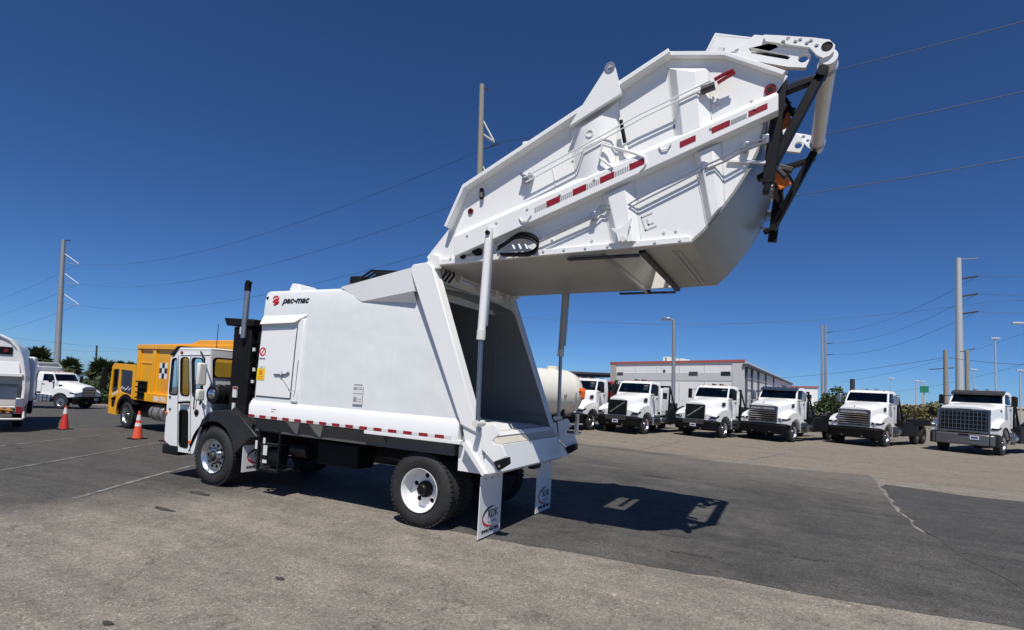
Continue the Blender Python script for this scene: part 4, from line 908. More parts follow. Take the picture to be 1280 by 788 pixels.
x, z = S(657, 183, -1.22); MB().bb(x-.03, x+.12, -1.25, -1.15, z-.02, z+.05).build('roof_tab', 'white', TG)

# bolts and weld beads on the near and far side plates
BOLT = MB().cyl((0, 0, 0), (0, .016, 0), .016, n=6).mesh('bolt', 'white_old')
for s in (-1, 1):
    def bolt(x, z, y): o = link('bolt', BOLT, TG, loc=(x, s*(y+.014) if s < 0 else y, z)); return o
    for k in range(12): bolt(lerp(.35, 3.4, k/11), 3.752+.005*k*.6, 1.262)
    for k in range(9): u = (k+.5)/9; bolt(lerp(bt0[0], bt1[0], u), lerp(bt0[1], bt1[1], u)-.05, 1.36)
    for px, py in ((892, 122), (897, 125), (892, 130), (897, 133), (884, 140), (940, 125), (925, 205), (931, 208), (937, 211), (716, 200), (700, 240), (690, 300), (740, 300), (830, 290), (845, 288)):
        x, z = S(px, py, -1.225); bolt(x, z, 1.22)
    def bead(p, q, y, r=.007):
        a = S(*p, -1.225); b = S(*q, -1.225); n_ = max(4, int(sqrt((a[0]-b[0])**2+(a[1]-b[1])**2)/.06))
        MB().tube([(lerp(a[0], b[0], k/n_)+random.uniform(-.003, .003), s*y, lerp(a[1], b[1], k/n_)+random.uniform(-.003, .003)) for k in range(n_+1)], r, 5).build('weld_bead', 'white_old', TG)
    for p, q in (((712, 163), (722, 232)), ((776, 124), (768, 212)), ((835, 85), (845, 176)), ((886, 85), (890, 156)), ((752, 243), (766, 308)), ((792, 226), (802, 303)), ((866, 192), (884, 283)), ((902, 178), (906, 256)), ((655, 262), (660, 310)), ((690, 208), (697, 245))): bead(p, q, 1.222)
for z0_, z1_ in ((1.7, 3.2),):
    for px in (455, 545):
        x = S(px, 450, -1.22)[0]
        for za, zb in zip((1.57, 1.9, 2.3, 2.7, 3.05), (1.9, 2.3, 2.7, 3.05, 3.2)):
            if x < XR(zb)-.25: wplate([(x, za), (x+.008, za), (x+.008, zb), (x, zb)], .002, 'weld_seam', 'white_side')

# ------------------------------------------------------------------ lift cylinders
for s in (-1, 1):
    Yc = s*1.40; cy = MB().cyl((1.012, Yc, 3.93), (.985, Yc, 2.66), .052, n=24)
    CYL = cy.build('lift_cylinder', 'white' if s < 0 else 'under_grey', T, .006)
    MB().cyl((.987, Yc, 2.74), (.984, Yc, 2.62), .058, n=24).build('gland', 'white_old', CYL)
    MB().cyl((1.013, Yc, 3.93), (1.02, Yc, 4.08), .05, .045, 16).build('clevis', 'white', CYL)
    MB().cyl((1.02, s*1.21, 4.0), (1.02, s*1.47, 4.0), .030, n=14).build('clevis_pin', 'black', CYL)
    MB().cyl((.985, Yc, 2.65), (1.01, Yc, 1.56), .030, n=16).build('rod', 'rod', CYL)
    MB().cyl((1.01, s*1.26, 1.54), (1.01, s*1.47, 1.54), .042, n=14).build('rod_eye', 'white_old', CYL)
    MB().cyl((1.085, s*1.40, 3.9), (1.06, s*1.40, 2.8), .014, n=8).build('feed_line', 'steel', CYL)

# ------------------------------------------------------------------ cab
YC = -1.2
out = SL([(216.5, 443), (225, 434.5), (263, 435), (263, 516), (254, 524), (248, 540), (243, 562), (241, 567.5), (221, 564.5), (206, 551), (205.5, 546), (207.5, 521), (209, 497), (213.5, 449)], YC)
W0_ = rquad(SL([(215.2, 449), (221.5, 447), (222, 494), (211.3, 493)], YC), .06); W1_ = rquad(SL([(226, 447), (236.5, 447), (237, 495.5), (225.3, 494)], YC), .09)
W2_ = rquad(SL([(240, 447), (254, 448), (253.5, 496.5), (240.2, 496)], YC), .09); W3_ = rquad(SL([(224, 512.5), (235.3, 512.5), (235, 561), (223.4, 558)], YC), .08)
side_l = MB().holes(out, [W0_, W1_, W2_, W3_], YC, YC+.04)
CAB = side_l.build('cab', 'white_clean', T)
outR = out; MB().holes(outR, [W0_, W1_, W2_, W3_], 1.16, 1.2).build('side_panel', 'white_clean', CAB)
for ww, m in ((W0_, 'glass'), (W1_, 'glass'), (W2_, 'glass'), (W3_, 'glass')):
    for y in (YC+.018, 1.178): MB().add([(a, y, b) for a, b in ww], [tuple(range(len(ww)))]).build('window', m, CAB)
    cx = sum(a for a, b in ww)/len(ww); cz = sum(b for a, b in ww)/len(ww); inner = [(cx+(a-cx)*.90, cz+(b-cz)*.955) for a, b in ww]
    MB().holes([(cx+(a-cx)*1.05, cz+(b-cz)*1.02) for a, b in ww], [inner], YC-.006, YC+.014).build('window_frame', 'black_plastic', CAB)
x0c, z0c = out[9]; xb = S(263, 440, YC)[0]; zt = out[2][1]; zb_ = out[3][1]; xf0 = out[10][0]; xf1 = out[13][0]; zws = out[12][1]
# rear wall with window
yw0, zw1 = SX(267.5, 447.5, xb); yw0b, zw0 = SX(268, 472, xb)
MB().holes([(-1.16, 1.18), (1.16, 1.18), (1.16, zt-.02), (-1.16, zt-.02)], [rquad([(yw0, zw0), (.25, zw0), (.25, zw1), (yw0, zw1)], .08)], xb-.03, xb, 'yz').build('rear_wall', 'white_clean', CAB)
rw = rquad([(yw0, zw0), (.25, zw0), (.25, zw1), (yw0, zw1)], .08); MB().add([(xb-.012, a, b) for a, b in rw], [tuple(range(len(rw)))]).build('window', 'glass', CAB)
cy_ = (yw0+.25)/2; cz_ = (zw0+zw1)/2; MB().holes([(cy_+(a-cy_)*1.03, cz_+(b-cz_)*1.06) for a, b in rw], [[(cy_+(a-cy_)*.96, cz_+(b-cz_)*.93) for a, b in rw]], xb-.006, xb+.012, 'yz').build('window_frame', 'black_plastic', CAB)
MB().pxz([(out[0][0]+.0, out[0][1]), (out[1][0], out[1][1]), (xb, zt), (xb, zt-.06), (out[1][0], zt-.07), (out[0][0]+.05, out[0][1]-.02)], -1.205, 1.205).build('roof', 'white_clean', CAB, .03)
MB().pxz([(out[0][0]-.08, out[0][1]-.02), (out[1][0]-.06, out[1][1]+.02), (out[1][0]+.03, out[1][1]+.03), (out[0][0]+.04, out[0][1]-.03)], -1.22, 1.22).build('sun_visor', 'black_plastic', CAB, .008)
# front: lower panel, windscreen, pillars
fr = MB(); zs = zws-.03
fr.pxz([(xf0, .62), (xf0+.05, .62), (out[12][0]+.05, zs), (out[12][0], zs)], -1.16, 1.16); fr.build('front_panel', 'white_clean', CAB)
MB().add([(out[12][0]+.03, -1.13, zs), (out[12][0]+.03, 1.13, zs), (xf1+.03, 1.13, out[13][1]), (xf1+.03, -1.13, out[13][1])], [(0, 1, 2, 3)]).build('windscreen', 'glass', CAB)
MB().bb(xf0-.04, xf0+.45, -1.21, 1.21, .42, .60).build('front_bumper', 'black_plastic', CAB, .03)
MB().bb(xf0+.2, xb-.2, -1.15, 1.15, .60, .66).build('floor', 'seat', CAB)
MB().bb(-4.95, xb-.03, -1.0, 1.0, .66, 1.20).build('engine_cover', 'seat', CAB, .03)
for y in (-.7, .6):
    ss = MB().bb(-5.15, -4.85, y-.25, y+.25, .98, 1.1).build('seat', 'seat', CAB, .04); MB().pxz([(-4.87, 1.1), (-4.76, 1.1), (-4.73, 1.85), (-4.81, 1.85)], y-.23, y+.23).build('seat_back', 'seat', CAB, .04)
MB().bb(out[12][0]+.05, -5.55, -1.1, 1.1, 1.0, 1.38).build('dashboard', 'black_plastic', CAB, .05)
sw = MB().lathe([(.20, 0), (.215, .012), (.23, 0), (.215, -.012)], (0, 0, 0), 24, 'x', True); sw.cyl((0, -.2, 0), (0, .2, 0), .012, n=6); sw.cyl((0, 0, 0), (-.2, 0, -.3), .03, n=8); sw.xf(Matrix.Translation((-5.45, -.65, 1.42)) @ Matrix.Rotation(radians(35), 4, 'Y')); sw.build('steering_wheel', 'black', CAB)
# inner window guard bars seen through the glass
for xx in (-5.45, -5.28, -5.1, -4.9): MB().cyl((xx, 1.10, 1.45), (xx, 1.10, 2.2), .014, n=6).build('guard_bar', 'black', CAB)
for zz in (1.6, 1.85, 2.05): MB().cyl((-5.7, 1.10, zz), (-4.75, 1.10, zz), .014, n=6).build('guard_bar', 'black', CAB)
# door seams, handle, lamps, mirror, antenna
def sd(pts, o, nm, m, bv=0): return MB().pxz(SL(pts, YC), YC-o, YC+.002).build(nm, m, CAB, bv)
sd([(223.2, 445), (223.7, 445), (222, 563), (221.4, 563)], .004, 'door_seam', 'print_black'); sd([(238.4, 446), (238.9, 446), (238.2, 566), (237.7, 566)], .004, 'door_seam', 'print_black')
sd([(226, 443.3), (263, 443), (263, 443.9), (226, 444.2)], .012, 'drip_rail', 'white_old')
a = S(227, 503.5, YC); b = S(237.5, 503, YC); MB().tube([(a[0], YC, a[1]), (a[0], YC-.05, a[1]), (b[0], YC-.05, b[1]), (b[0], YC, b[1])], .022, 8).build('door_handle', 'black', CAB)
sd([(225.5, 500), (238.5, 499), (238.5, 508), (225.5, 508)], .006, 'handle_recess', 'white_old', .004)
for px, py, r_, m, nm in ((208.5, 516, .03, 'amber', 'marker_lamp'), (238, 553, .035, 'amber', 'marker_lamp'), (255.5, 507.5, .05, 'steel', 'fuel_cap'), (213, 511.5, .02, 'black', 'plug'), (213, 496.5, .02, 'black', 'plug'), (228, 441, .03, 'red', 'marker_lamp')):
    x, z = S(px, py, YC); MB().cyl((x, YC-.02, z), (x, YC+.01, z), r_, n=16).build(nm, m, CAB, .004)
x, z = S(246, 516, YC); MB().lathe([(0, -.03), (.05, -.02), (.06, 0)], (x, YC, z), 16).build('side_lamp', 'black', CAB)
# mirror on its arms
a = S(250, 452, -1.5); MB().tube([(S(251, 440, YC)[0], YC, S(251, 440, YC)[1]), (a[0], -1.42, a[1]+.05), (a[0], -1.44, a[1]-.75), (S(252, 500, YC)[0], YC, S(252, 500, YC)[1])], .014, 6).build('mirror_arm', 'black', CAB)
MB().bb(a[0]-.05, a[0]+.03, -1.53, -1.37, a[1]-.42, a[1]-.02).build('mirror', 'white_old', CAB, .03); MB().bb(a[0]-.05, a[0]+.03, -1.52, -1.38, a[1]-.68, a[1]-.48).build('mirror', 'white_old', CAB, .03)

x, z = S(270.5, 434, -1.0); MB().cyl((x, -1.0, zt-.05), (x+.01, -1.0, zt+.45), .006, n=6).build('antenna', 'black', CAB)
MB().tube([(S(246, 475, YC)[0], YC-.02, S(246, 475, YC)[1]), (S(247, 498, YC)[0], YC-.06, S(247, 498, YC)[1]), (S(244, 512, YC)[0], YC-.03, S(244, 512, YC)[1])], .01, 6).build('cable', 'black', CAB)
# front fender: arch with ribbed rear slope
fo = SL([(243, 563), (247, 541), (253, 525), (261, 516), (272, 512.5), (287, 513), (300, 519), (322, 546)], -1.2)
ar = [(FX+.60*cos(t), .53+.60*sin(t)) for t in [radians(k) for k in range(8, 181, 12)]]
MB().pxz([(FX-.66, .52)]+[(max(a, FX-.66), b) for a, b in fo[1:]]+[(FX+.98, .93)]+ar, -1.215, -.62).build('front_fender', 'fender_plastic', T, .015)
MB().pxz([(FX-.66, .52)]+[(max(a, FX-.66), b) for a, b in fo[1:]]+[(FX+.98, .93)]+ar, .62, 1.215).build('front_fender', 'fender_plastic', T, .015)
f1, f2 = fo[5], fo[7]
for k in range(4):
    y = -1.17+k*.15; MB().pxz([(f1[0], f1[1]), (f2[0]+.03, f2[1]+.02), (f2[0]+.03, f2[1]+.055), (f1[0]+.05, f1[1]+.05)], y, y+.07).build('fender_rib', 'fender_plastic', T, .008)
# black tower with cooler, air cleaner and stack
tw = MB().bb(-4.26, -3.80, -1.10, .9, 1.25, 2.82).build('cooler_tower', 'black_matt', T, .02)
MB().pxz([(-4.50, 2.98), (-4.42, 2.84), (-4.0, 2.82), (-3.72, 2.82), (-3.72, 2.95)], -1.14, .95).build('tower_hood', 'black_matt', tw, .02)
for k in range(7): MB().bb(-3.80, -3.78, -1.05, .85, 1.45+k*.18, 1.53+k*.18).build('cooler_fin', 'black', tw)
MB().bb(-3.74, -3.5, -1.0, .8, 1.06, 2.75).build('front_support', 'black_matt', tw, .01)
for k in range(6):
    z = 1.4+k*.22; y = -1.02-.02*(k % 2); MB().tube([(-3.7, y, z), (-3.6, y-.06, z+.05), (-3.55, y-.02, z+.25), (-3.62, y, z+.4)], .022, 6).build('hose', 'black', tw)
for px, py, w_, h_ in ((300, 412, .075, .16), (316, 437, .05, .06), (316, 462, .05, .06), (314, 477, .05, .05), (316, 500, .06, .06), (291, 490, .10, .19), (290, 508, .06, .12)):
    x, z = S(px, py, -1.12); MB().bb(x, x+w_, -1.125, -1.10, z-h_/2, z+h_/2).build('white_tag', 'reflect_white', tw)
x, z = S(291, 490, -1.13); MB().bb(x, x+.10, -1.129, -1.126, z+.05, z+.09).build('red_print', 'red', tw)
sx, sz_ = S(307.0, 385, -1.14)
MB().tube([(sx, -1.14, 2.62), (sx+.01, -1.14, 2.9), (sx+.02, -1.14, 3.45)], .05, 16).build('exhaust_stack', 'steel', T)
MB().tube([(sx+.02, -1.14, 3.44), (sx+.02, -1.14, 3.56), (sx+.05, -1.14, 3.61)], [.054, .056, .054], 16).build('stack_tip', 'black_matt', T)
cxA, czA = S(264, 493, -1.25)
acl = MB().cyl((cxA, -1.24, czA), (cxA, -.55, czA), .165, n=28).build('air_cleaner', 'black_plastic', T, .02)
MB().lathe([(0, -.035), (.06, -.03), (.09, -.012), (.095, .01)], (cxA, -1.24, czA), 24).build('air_cleaner_cap', 'chrome', acl)
for y in (-1.1, -.95, -.8): MB().lathe([(.165, -.02), (.178, -.015), (.178, .015), (.165, .02)], (cxA, y, czA), 28).build('band', 'black', acl)
for y in (-1.16, -1.05): MB().bb(cxA+.02, cxA+.09, y-.02, y+.02, czA+.12, czA+.168).build('clip', 'steel', acl)
# steps and boxes behind the front wheel
rk = MB()
for x_ in (-3.30, -2.82): rk.bb(x_, x_+.035, -1.20, -1.165, .42, 1.10); rk.bb(x_, x_+.035, -.85, -.815, .42, 1.10)
for z_ in (.42, .62, .84, 1.06): rk.bb(-3.265, -2.82, -1.198, -1.168, z_, z_+.03); rk.bb(-3.265, -2.82, -.848, -.818, z_, z_+.03)
RK = rk.build('step_rack', 'black', T)
for z_ in (.435, .855): MB().bb(-3.26, -2.83, -1.16, -.86, z_, z_+.02).build('step_tread', 'dark_steel', RK)
for px, py, w_, h_ in ((331, 563, .09, .16), (330, 577, .10, .05), (330, 551, .05, .09), (320, 556, .05, .14)):
    x, z = S(px, py, -1.21); MB().bb(x-w_/2, x+w_/2, -1.206, -1.20, z-h_/2, z+h_/2).build('white_tag', 'reflect_white', RK)
MB().bb(-3.2, -2.9, -1.14, -.9, .50, .80).build('battery_box', 'black_plastic', RK, .02)
MB().cyl((-2.7, -.95, .80), (-2.35, -.95, .80), .12, n=16).build('air_tank', 'black', T)

# ================================================================== OTHER VEHICLES
mat('dark_chrome', (.25, .26, .28), .2, metal=1, var=.1)
def place(contact_px, rotz, tyre_y):            # origin (front axle, on the ground) from the pixel where a front tyre meets the lot
    c = G(*contact_px); v = Vector((0, tyre_y, 0)); v.rotate(Matrix.Rotation(rotz, 3, 'Z')); o = c-v; o.z = gz(c.x); return o
def arch(c, r, t0=0, t1=180, n=12): return [(c[0]+r*cos(radians(lerp(t0, t1, k/n))), c[1]+r*sin(radians(lerp(t0, t1, k/n)))) for k in range(n+1)]
def conv_truck(loc, rotz, kind, label, name='parked_truck', paint='white_clean', back='hoist', group='white trucks parked in the row', visor=None, frontonly=False):
    T_ = empty(name, loc, rotz); tag(T_, label, 'truck', group)
    V, K, Wn, Fr = kind == 'V', kind == 'M', kind == 'W', kind == 'F'
    zh0, zh1 = (1.92, 2.20) if V else ((1.98, 2.26) if K else ((2.14, 2.30) if Wn else (1.72, 2.0)))
    gw = .56 if V else (.74 if K else (.95 if Wn else .6)); xg = -1.08
    wheel(T_, 0, -1.02, 'alloy'); wheel(T_, 0, 1.02, 'alloy', side=1)
    for x in (5.2, 6.55):
        for s in (-1, 1): wheel(T_, x, s*1.02, 'dark', side=s)
    # hood in stations
    st = []
    for x, t in ((xg, 0), (-.85, .12), (-.4, .4), (.1, .72), (.62, 1)):
        zt_ = lerp(zh0, zh1, t)-(.05 if x == xg else 0); w_ = lerp(gw, 1.0 if not Fr else .92, t**.8)
        half = [(-w_*1.02, .95), (-w_*1.02, zt_-.42), (-w_*.98, zt_-.18), (-w_*.86, zt_-.05), (-w_*.5, zt_+.01), (0, zt_+.02)]
        st.append([(x, y, z) for y, z in half]+[(x, -y, z) for y, z in half[-2::-1]])
    m = MB(); k = len(st[0])
    for ring in st: m.v += ring
    for i in range(len(st)-1): m.f += [(i*k+j, i*k+j+1, (i+1)*k+j+1, (i+1)*k+j) for j in range(k-1)]
    m.f += [tuple(range(k)), tuple(range((len(st)-1)*k, len(st)*k))]
    HD = m.build('hood', paint, T_, .012, smooth=.45)
    # fenders
    for s in (-1, 1):
        ol = [(-1.04, .93), (-1.06, 1.18), (-.86, 1.36), (-.45, 1.50), (.05, 1.58), (.45, 1.52), (.70, 1.36), (.72, .98), (.62, .98)]
        ar = arch((0, .56), .60, 12, 150)
        il = [(-1.08, .93), (-1.10, 1.30), (-.9, 1.56), (-.45, 1.72), (.05, 1.80), (.5, 1.76), (.72, 1.5), (.72, .98), (.62, .98)]
        MB().hat(il+ar, ol+ar, s*.60, s*1.21).build('fender', paint, T_, .03, smooth=.5)
        if K or Wn: MB().pxz(arch((0, .56), .70, 8, 128)+arch((0, .56), .605, 128, 8), s*1.03, s*1.235).build('fender_flare', 'under_grey' if K else 'black_plastic', T_, .01)
        else: MB().pxz(arch((0, .56), .635, 8, 128)+arch((0, .56), .60, 128, 8), s*1.03, s*1.225).build('fender_flare', 'black_plastic', T_, .01)
        # headlamps
        if V:
            HL = MB().hat([(-1.12, 1.04), (-1.10, 1.18), (-.82, 1.30), (-.62, 1.24)], [(-1.10, 1.04), (-1.08, 1.14), (-.84, 1.24), (-.7, 1.18)], s*.80, s*1.222).build('headlamp', 'glass_dark', T_, .01)
            for q in range(3): MB().cyl((-1.10+.05*q, s*(.86+.12*q), 1.12+.03*q), (-1.14+.06*q, s*(.86+.12*q), 1.12+.03*q), .04, n=12).build('lamp', 'lamp_clear', HL)
        else:
            HL = MB().hat([(-1.12, 1.12), (-1.12, 1.22), (-.70, 1.32), (-.52, 1.22)], [(-1.07, 1.12), (-1.06, 1.20), (-.72, 1.27), (-.58, 1.20)], s*.80, s*1.224).build('headlamp', 'glass_dark', T_, .01)
            MB().cyl((-1.10, s*.95, 1.18), (-1.135, s*.95, 1.18), .045, n=12).build('lamp', 'lamp_clear', HL)
        # hood intake
        MB().hat([(.05, zh1-.50), (.42, zh1-.46), (.40, zh1-.22), (.18, zh1-.26)], [(.10, zh1-.47), (.39, zh1-.44), (.37, zh1-.26), (.20, zh1-.29)], s*.80, s*1.0).build('hood_vent', 'black', HD)
        # front step and fuel tank behind the wheel
        MB().bb(.78, 1.75, *sorted((s*1.20, s*.72)), .48, 1.02).build('fuel_tank' if s > 0 else 'step_box', 'alloy', T_, .05)
        for z in (.55, .78): MB().bb(.84, 1.35, *sorted((s*1.25, s*1.19)), z, z+.05).build('step', 'dark_steel', T_, .01)
        for x in (.95, 1.25, 1.55): MB().bb(x, x+.05, *sorted((s*1.215, s*.74)), .475, 1.028).build('tank_strap', 'dark_steel', T_)
        MB().lathe([(0, -.35), (.16, -.35), (.18, -.33), (.18, .33), (.16, .35), (0, .35)], (2.25, s*.98, .72), 18, 'x').build('air_tank', 'alloy', T_)
    # grille
    GR = MB().bb(xg-.07, xg+.04, -gw, gw, 1.00 if not Wn else .96, zh0-.14).build('grille', 'black' if V else 'dark_chrome', T_, .02)
    if V:
        MB().add([(xg-.082, -gw+.06, zh0-.24), (xg-.082, -gw+.14, zh0-.22), (xg-.082, gw-.08, 1.10), (xg-.082, gw-.16, 1.08)], [(0, 1, 2, 3)]).build('grille_bar', 'steel', GR)
        for q in range(9): MB().bb(xg-.078, xg-.07, -gw+.05, gw-.05, 1.06+q*.085, 1.075+q*.085).build('grille_slat', 'black_plastic', GR)
        MB().cyl((xg-.08, 0, (1+zh0-.14)/2), (xg-.095, 0, (1+zh0-.14)/2), .055, n=16).build('badge', 'steel', GR)
    elif K or Fr:
        MB().bb(xg-.076, xg-.068, -gw+.07, gw-.07, 1.05, zh0-.20).build('grille_opening', 'black', GR)
        for q in range(6 if K else 4): MB().bb(xg-.09, xg-.07, -gw+.08, gw-.08, 1.10+q*(.115 if K else .12), 1.125+q*(.115 if K else .12)).build('grille_slat', 'chrome' if q < 5 else 'steel', GR)
        if K:
            MB().pyz([(-gw+.10, zh0-.33), (gw-.10, zh0-.33), (gw-.16, zh0-.23), (-gw+.16, zh0-.23)], xg-.088, xg-.07).build('grille_slat', 'print_grey', GR)
            MB().pyz([(-.12, zh0-.34), (.04, zh0-.34), (.12, zh0-.22), (-.04, zh0-.22)], xg-.098, xg-.088).build('badge', 'chrome', GR)
            MB().pxz([(xg+.02, zh0-.05), (xg+.10, zh0-.05), (xg+.06, zh0+.05), (xg+.02, zh0+.06)], -.025, .025).build('hood_ornament', 'chrome', HD)
    else:
        MB().bb(xg-.076, xg-.068, -gw+.08, gw-.08, 1.04, zh0-.22).build('grille_opening', 'black', GR)
        for q in range(12): y = -gw+.14+q*(2*gw-.28)/11; MB().bb(xg-.095, xg-.075, y-.014, y+.014, 1.06, zh0-.24).build('grille_slat', 'dark_chrome', GR)
        for q in range(5): z = 1.12+q*.18; MB().bb(xg-.098, xg-.08, -gw+.10, gw-.10, z, z+.02).build('grille_slat', 'dark_chrome', GR)
        MB().pyz([(-.30, zh0-.13), (.30, zh0-.13), (.18, zh0-.27), (-.18, zh0-.27)], xg-.105, xg-.07).build('badge', 'dark_steel', GR)
    # bumper
    bz0, bz1 = (.40, .90)
    BP = MB().pxy([(-1.30, -.8), (-1.30, .8), (-1.22, 1.08), (-1.05, 1.22), (-.85, 1.23), (-.85, -1.23), (-1.05, -1.22), (-1.22, -1.08)], bz0, bz1).build('bumper', 'bumper_black' if not Wn else 'bumper_steel', T_, .06)
    if V:
        MB().bb(-1.315, -1.29, -.62, .62, .72, .96).build('lower_grille', 'dark_steel', BP, .02)
    if Wn:
        for s in (-1, 1): MB().pxy([(-1.27, s*.95), (-1.09, s*1.235), (-.84, s*1.24), (-.84, s*.9)], bz0-.01, bz1+.01).build('bumper_end', 'black_plastic', BP, .02)
        MB().bb(-1.305, -1.29, -.25, .12, .80, .88).build('tow_slot', 'black', BP)
    if not K:
        MB().bb(-1.325, -1.31, -.17 if V else -.62, .17 if V else -.30, .58 if V else .66, .74 if V else .82).build('licence_plate', 'reflect_white', BP); MB().bb(-1.328, -1.325, -.13 if V else -.58, .13 if V else -.34, .62 if V else .70, .70 if V else .78).build('plate_print', 'print_blue', BP)
    for y in (-.45, .45): MB().cyl((-1.28, y, .5), (-1.36, y, .5), .03, n=8).build('tow_hook', 'steel', BP)
    # cab
    xb_ = 1.95; zr = 2.88 if not Fr else 2.62; zw = zh1+.02
    pr = [(.52, .98), (.52, zw-.12), (.58, zw), (.86, zr-.10), (1.02, zr), (xb_-.06, zr+.01), (xb_, zr-.08), (xb_, .98)]
    hw = [1.03, 1.04, 1.03, .95, .88, .90, .95, 1.03]
    lo_ = [(.52, .98), (.52, zw-.12), (.58, zw), (xb_, zw), (xb_, .98)]
    CB = MB().pxz(lo_, -1.035, 1.035).build('cab', paint, T_, .04, smooth=.3)
    rp = [(.84, zr-.15), (.85, zr-.10), (1.02, zr), (xb_-.06, zr+.01), (xb_, zr-.08), (xb_, zr-.15)]; rh = [.96, .95, .88, .90, .95, .97]
    MB().loft([(x, -h, z) for (x, z), h in zip(rp, rh)], [(x, h, z) for (x, z), h in zip(rp, rh)]).build('roof', paint, CB, .03, smooth=.3)
    MB().loft([(xb_-.06, -1.03, zw-.02), (xb_, -1.03, zw-.02), (xb_, 1.03, zw-.02), (xb_-.06, 1.03, zw-.02)], [(xb_-.06, -.965, zr-.12), (xb_, -.965, zr-.12), (xb_, .965, zr-.12), (xb_-.06, .965, zr-.12)]).build('rear_wall', paint, CB)
    for s in (-1, 1):
        MB().tube([(.61, s*.985, zw-.03), (.88, s*.915, zr-.10)], .05, 6).build('pillar', paint, CB)
        MB().loft([(1.54, s*1.035, zw-.02), (xb_-.01, s*1.035, zw-.02), (xb_-.01, s*.985, zw-.02), (1.54, s*.985, zw-.02)], [(1.54, s*.965, zr-.12), (xb_-.01, s*.965, zr-.12), (xb_-.01, s*.915, zr-.12), (1.54, s*.915, zr-.12)]).build('pillar', paint, CB)
        MB().bb(1.35, 1.5, s*.55-.24, s*.55+.24, zw-.1, zw+.36).build('seat_back', 'seat', CB, .05)
    MB().bb(.60, .80, -.95, .95, zw-.02, zw+.05).build('dashboard', 'seat', CB, .02)
    sw_ = MB().lathe([(.19, 0), (.205, .012), (.22, 0), (.205, -.012)], (0, 0, 0), 18, 'x', True).xf(Matrix.Translation((.95, -.5, zw+.08)) @ Matrix.Rotation(radians(35), 4, 'Y')); sw_.build('steering_wheel', 'black', CB)
    def ws(x, z, y, o=.012): return (x-o, y, z+o*.4)
    MB().loft([ws(.595, zw+.03, -.94), ws(.595, zw+.03, .94), ws(.845, zr-.14, .87), ws(.845, zr-.14, -.87)], [ws(.595, zw+.03, -.94, -.02), ws(.595, zw+.03, .94, -.02), ws(.845, zr-.14, .87, -.02), ws(.845, zr-.14, -.87, -.02)]).build('windscreen', 'glass_cab', CB)
    MB().bb(.565, .58, -.012, .012, zw+.04, zw+.05).build('wiper', 'black', CB)
    for y in (-.4, .35): MB().tube([(.57, y, zw+.02), (.66, y+.3, zw+.20)], .012, 5).build('wiper', 'black', CB)
    if V or Fr:
        MB().loft([ws(.80, zr-.24, -.80, .02), ws(.80, zr-.24, -.55, .02), ws(.70, zr-.50, -.55, .02), ws(.70, zr-.50, -.82, .02)], [ws(.80, zr-.24, -.80, .005), ws(.80, zr-.24, -.55, .005), ws(.70, zr-.50, -.55, .005), ws(.70, zr-.50, -.82, .005)]).build('dash_paper', 'print_grey', CB)
    for s in (-1, 1):
        # side window, door seams, handle, mirror
        MB().loft([(.80, s*1.045, zw-.02), (1.52, s*1.045, zw-.02), (1.52, s*.955, zr-.17), (.98, s*.945, zr-.17)], [(.80, s*1.03, zw-.02), (1.52, s*1.03, zw-.02), (1.52, s*.945, zr-.17), (.98, s*.935, zr-.17)]).build('side_window', 'glass_cab', CB)
        for x in (.74, 1.58): MB().bb(x, x+.012, *sorted((s*1.046, s*1.0)), 1.05, zw-.06).build('door_seam', 'print_black', CB)
        MB().bb(1.38, 1.54, *sorted((s*1.07, s*1.03)), zw-.28, zw-.24).build('door_handle', 'black', CB, .006)
        MB().tube([(.78, s*1.0, zr-.25), (.70, s*1.28, zr-.28), (.70, s*1.30, zw-.1), (.78, s*1.03, zw-.12)], .02, 6).build('mirror_arm', 'black', CB)
        MB().bb(.64, .76, s*1.34-.11, s*1.34+.11, zw-.12, zr-.22).build('mirror', 'steel' if K else 'black_plastic', CB, .04)
        MB().bb(1.62, 1.9, *sorted((s*1.05, s*1.0)), 1.08, 1.2).build('grab_plate', 'black', CB)
        MB().cyl((1.66, s*1.0, 1.35), (1.66, s*1.06, 1.35), .02, n=6).build('grab_bolt', 'steel', CB)
    for k_ in range(5): MB().lathe([(0, .05), (.03, .045), (.05, 0)], (1.02+.02*(2-abs(k_-2)), -.7+k_*.35, zr), 10, 'z').build('roof_lamp', 'amber', CB)
    for y in (-.25, .2): MB().cyl((1.15, y, zr+.07), (1.6, y, zr+.07), .05, .03, 10).build('horn', 'steel' if not V else 'black', CB)
    if visor: MB().pxz([(.70, zr-.19), (.98, zr-.02), (1.0, zr+.03), (.68, zr-.10)], -.98, .98).build('sun_visor', visor, CB, .01)
    # frame and hoist
    for s in (-1, 1): MB().bb(-.9, 8.0, s*.43-.05, s*.43+.05, .72, 1.0).build('frame_rail', 'black_matt', T_)
    MB().bb(-.8, .6, -.4, .4, .5, 1.2).build('engine', 'black_matt', T_)
    MB().bb(-.06, .06, -.95, .95, .42, .56).build('front_axle', 'black_matt', T_)
    for x in (5.2, 6.55): MB().cyl((x, -.95, .52), (x, .95, .52), .1, n=10).build('rear_axle', 'black_matt', T_)
    for s in (-1, 1): MB().bb(4.4, 7.6, *sorted((s*1.22, s*.8)), 1.08, 1.42).build('rear_fender', 'black_matt', T_, .02)
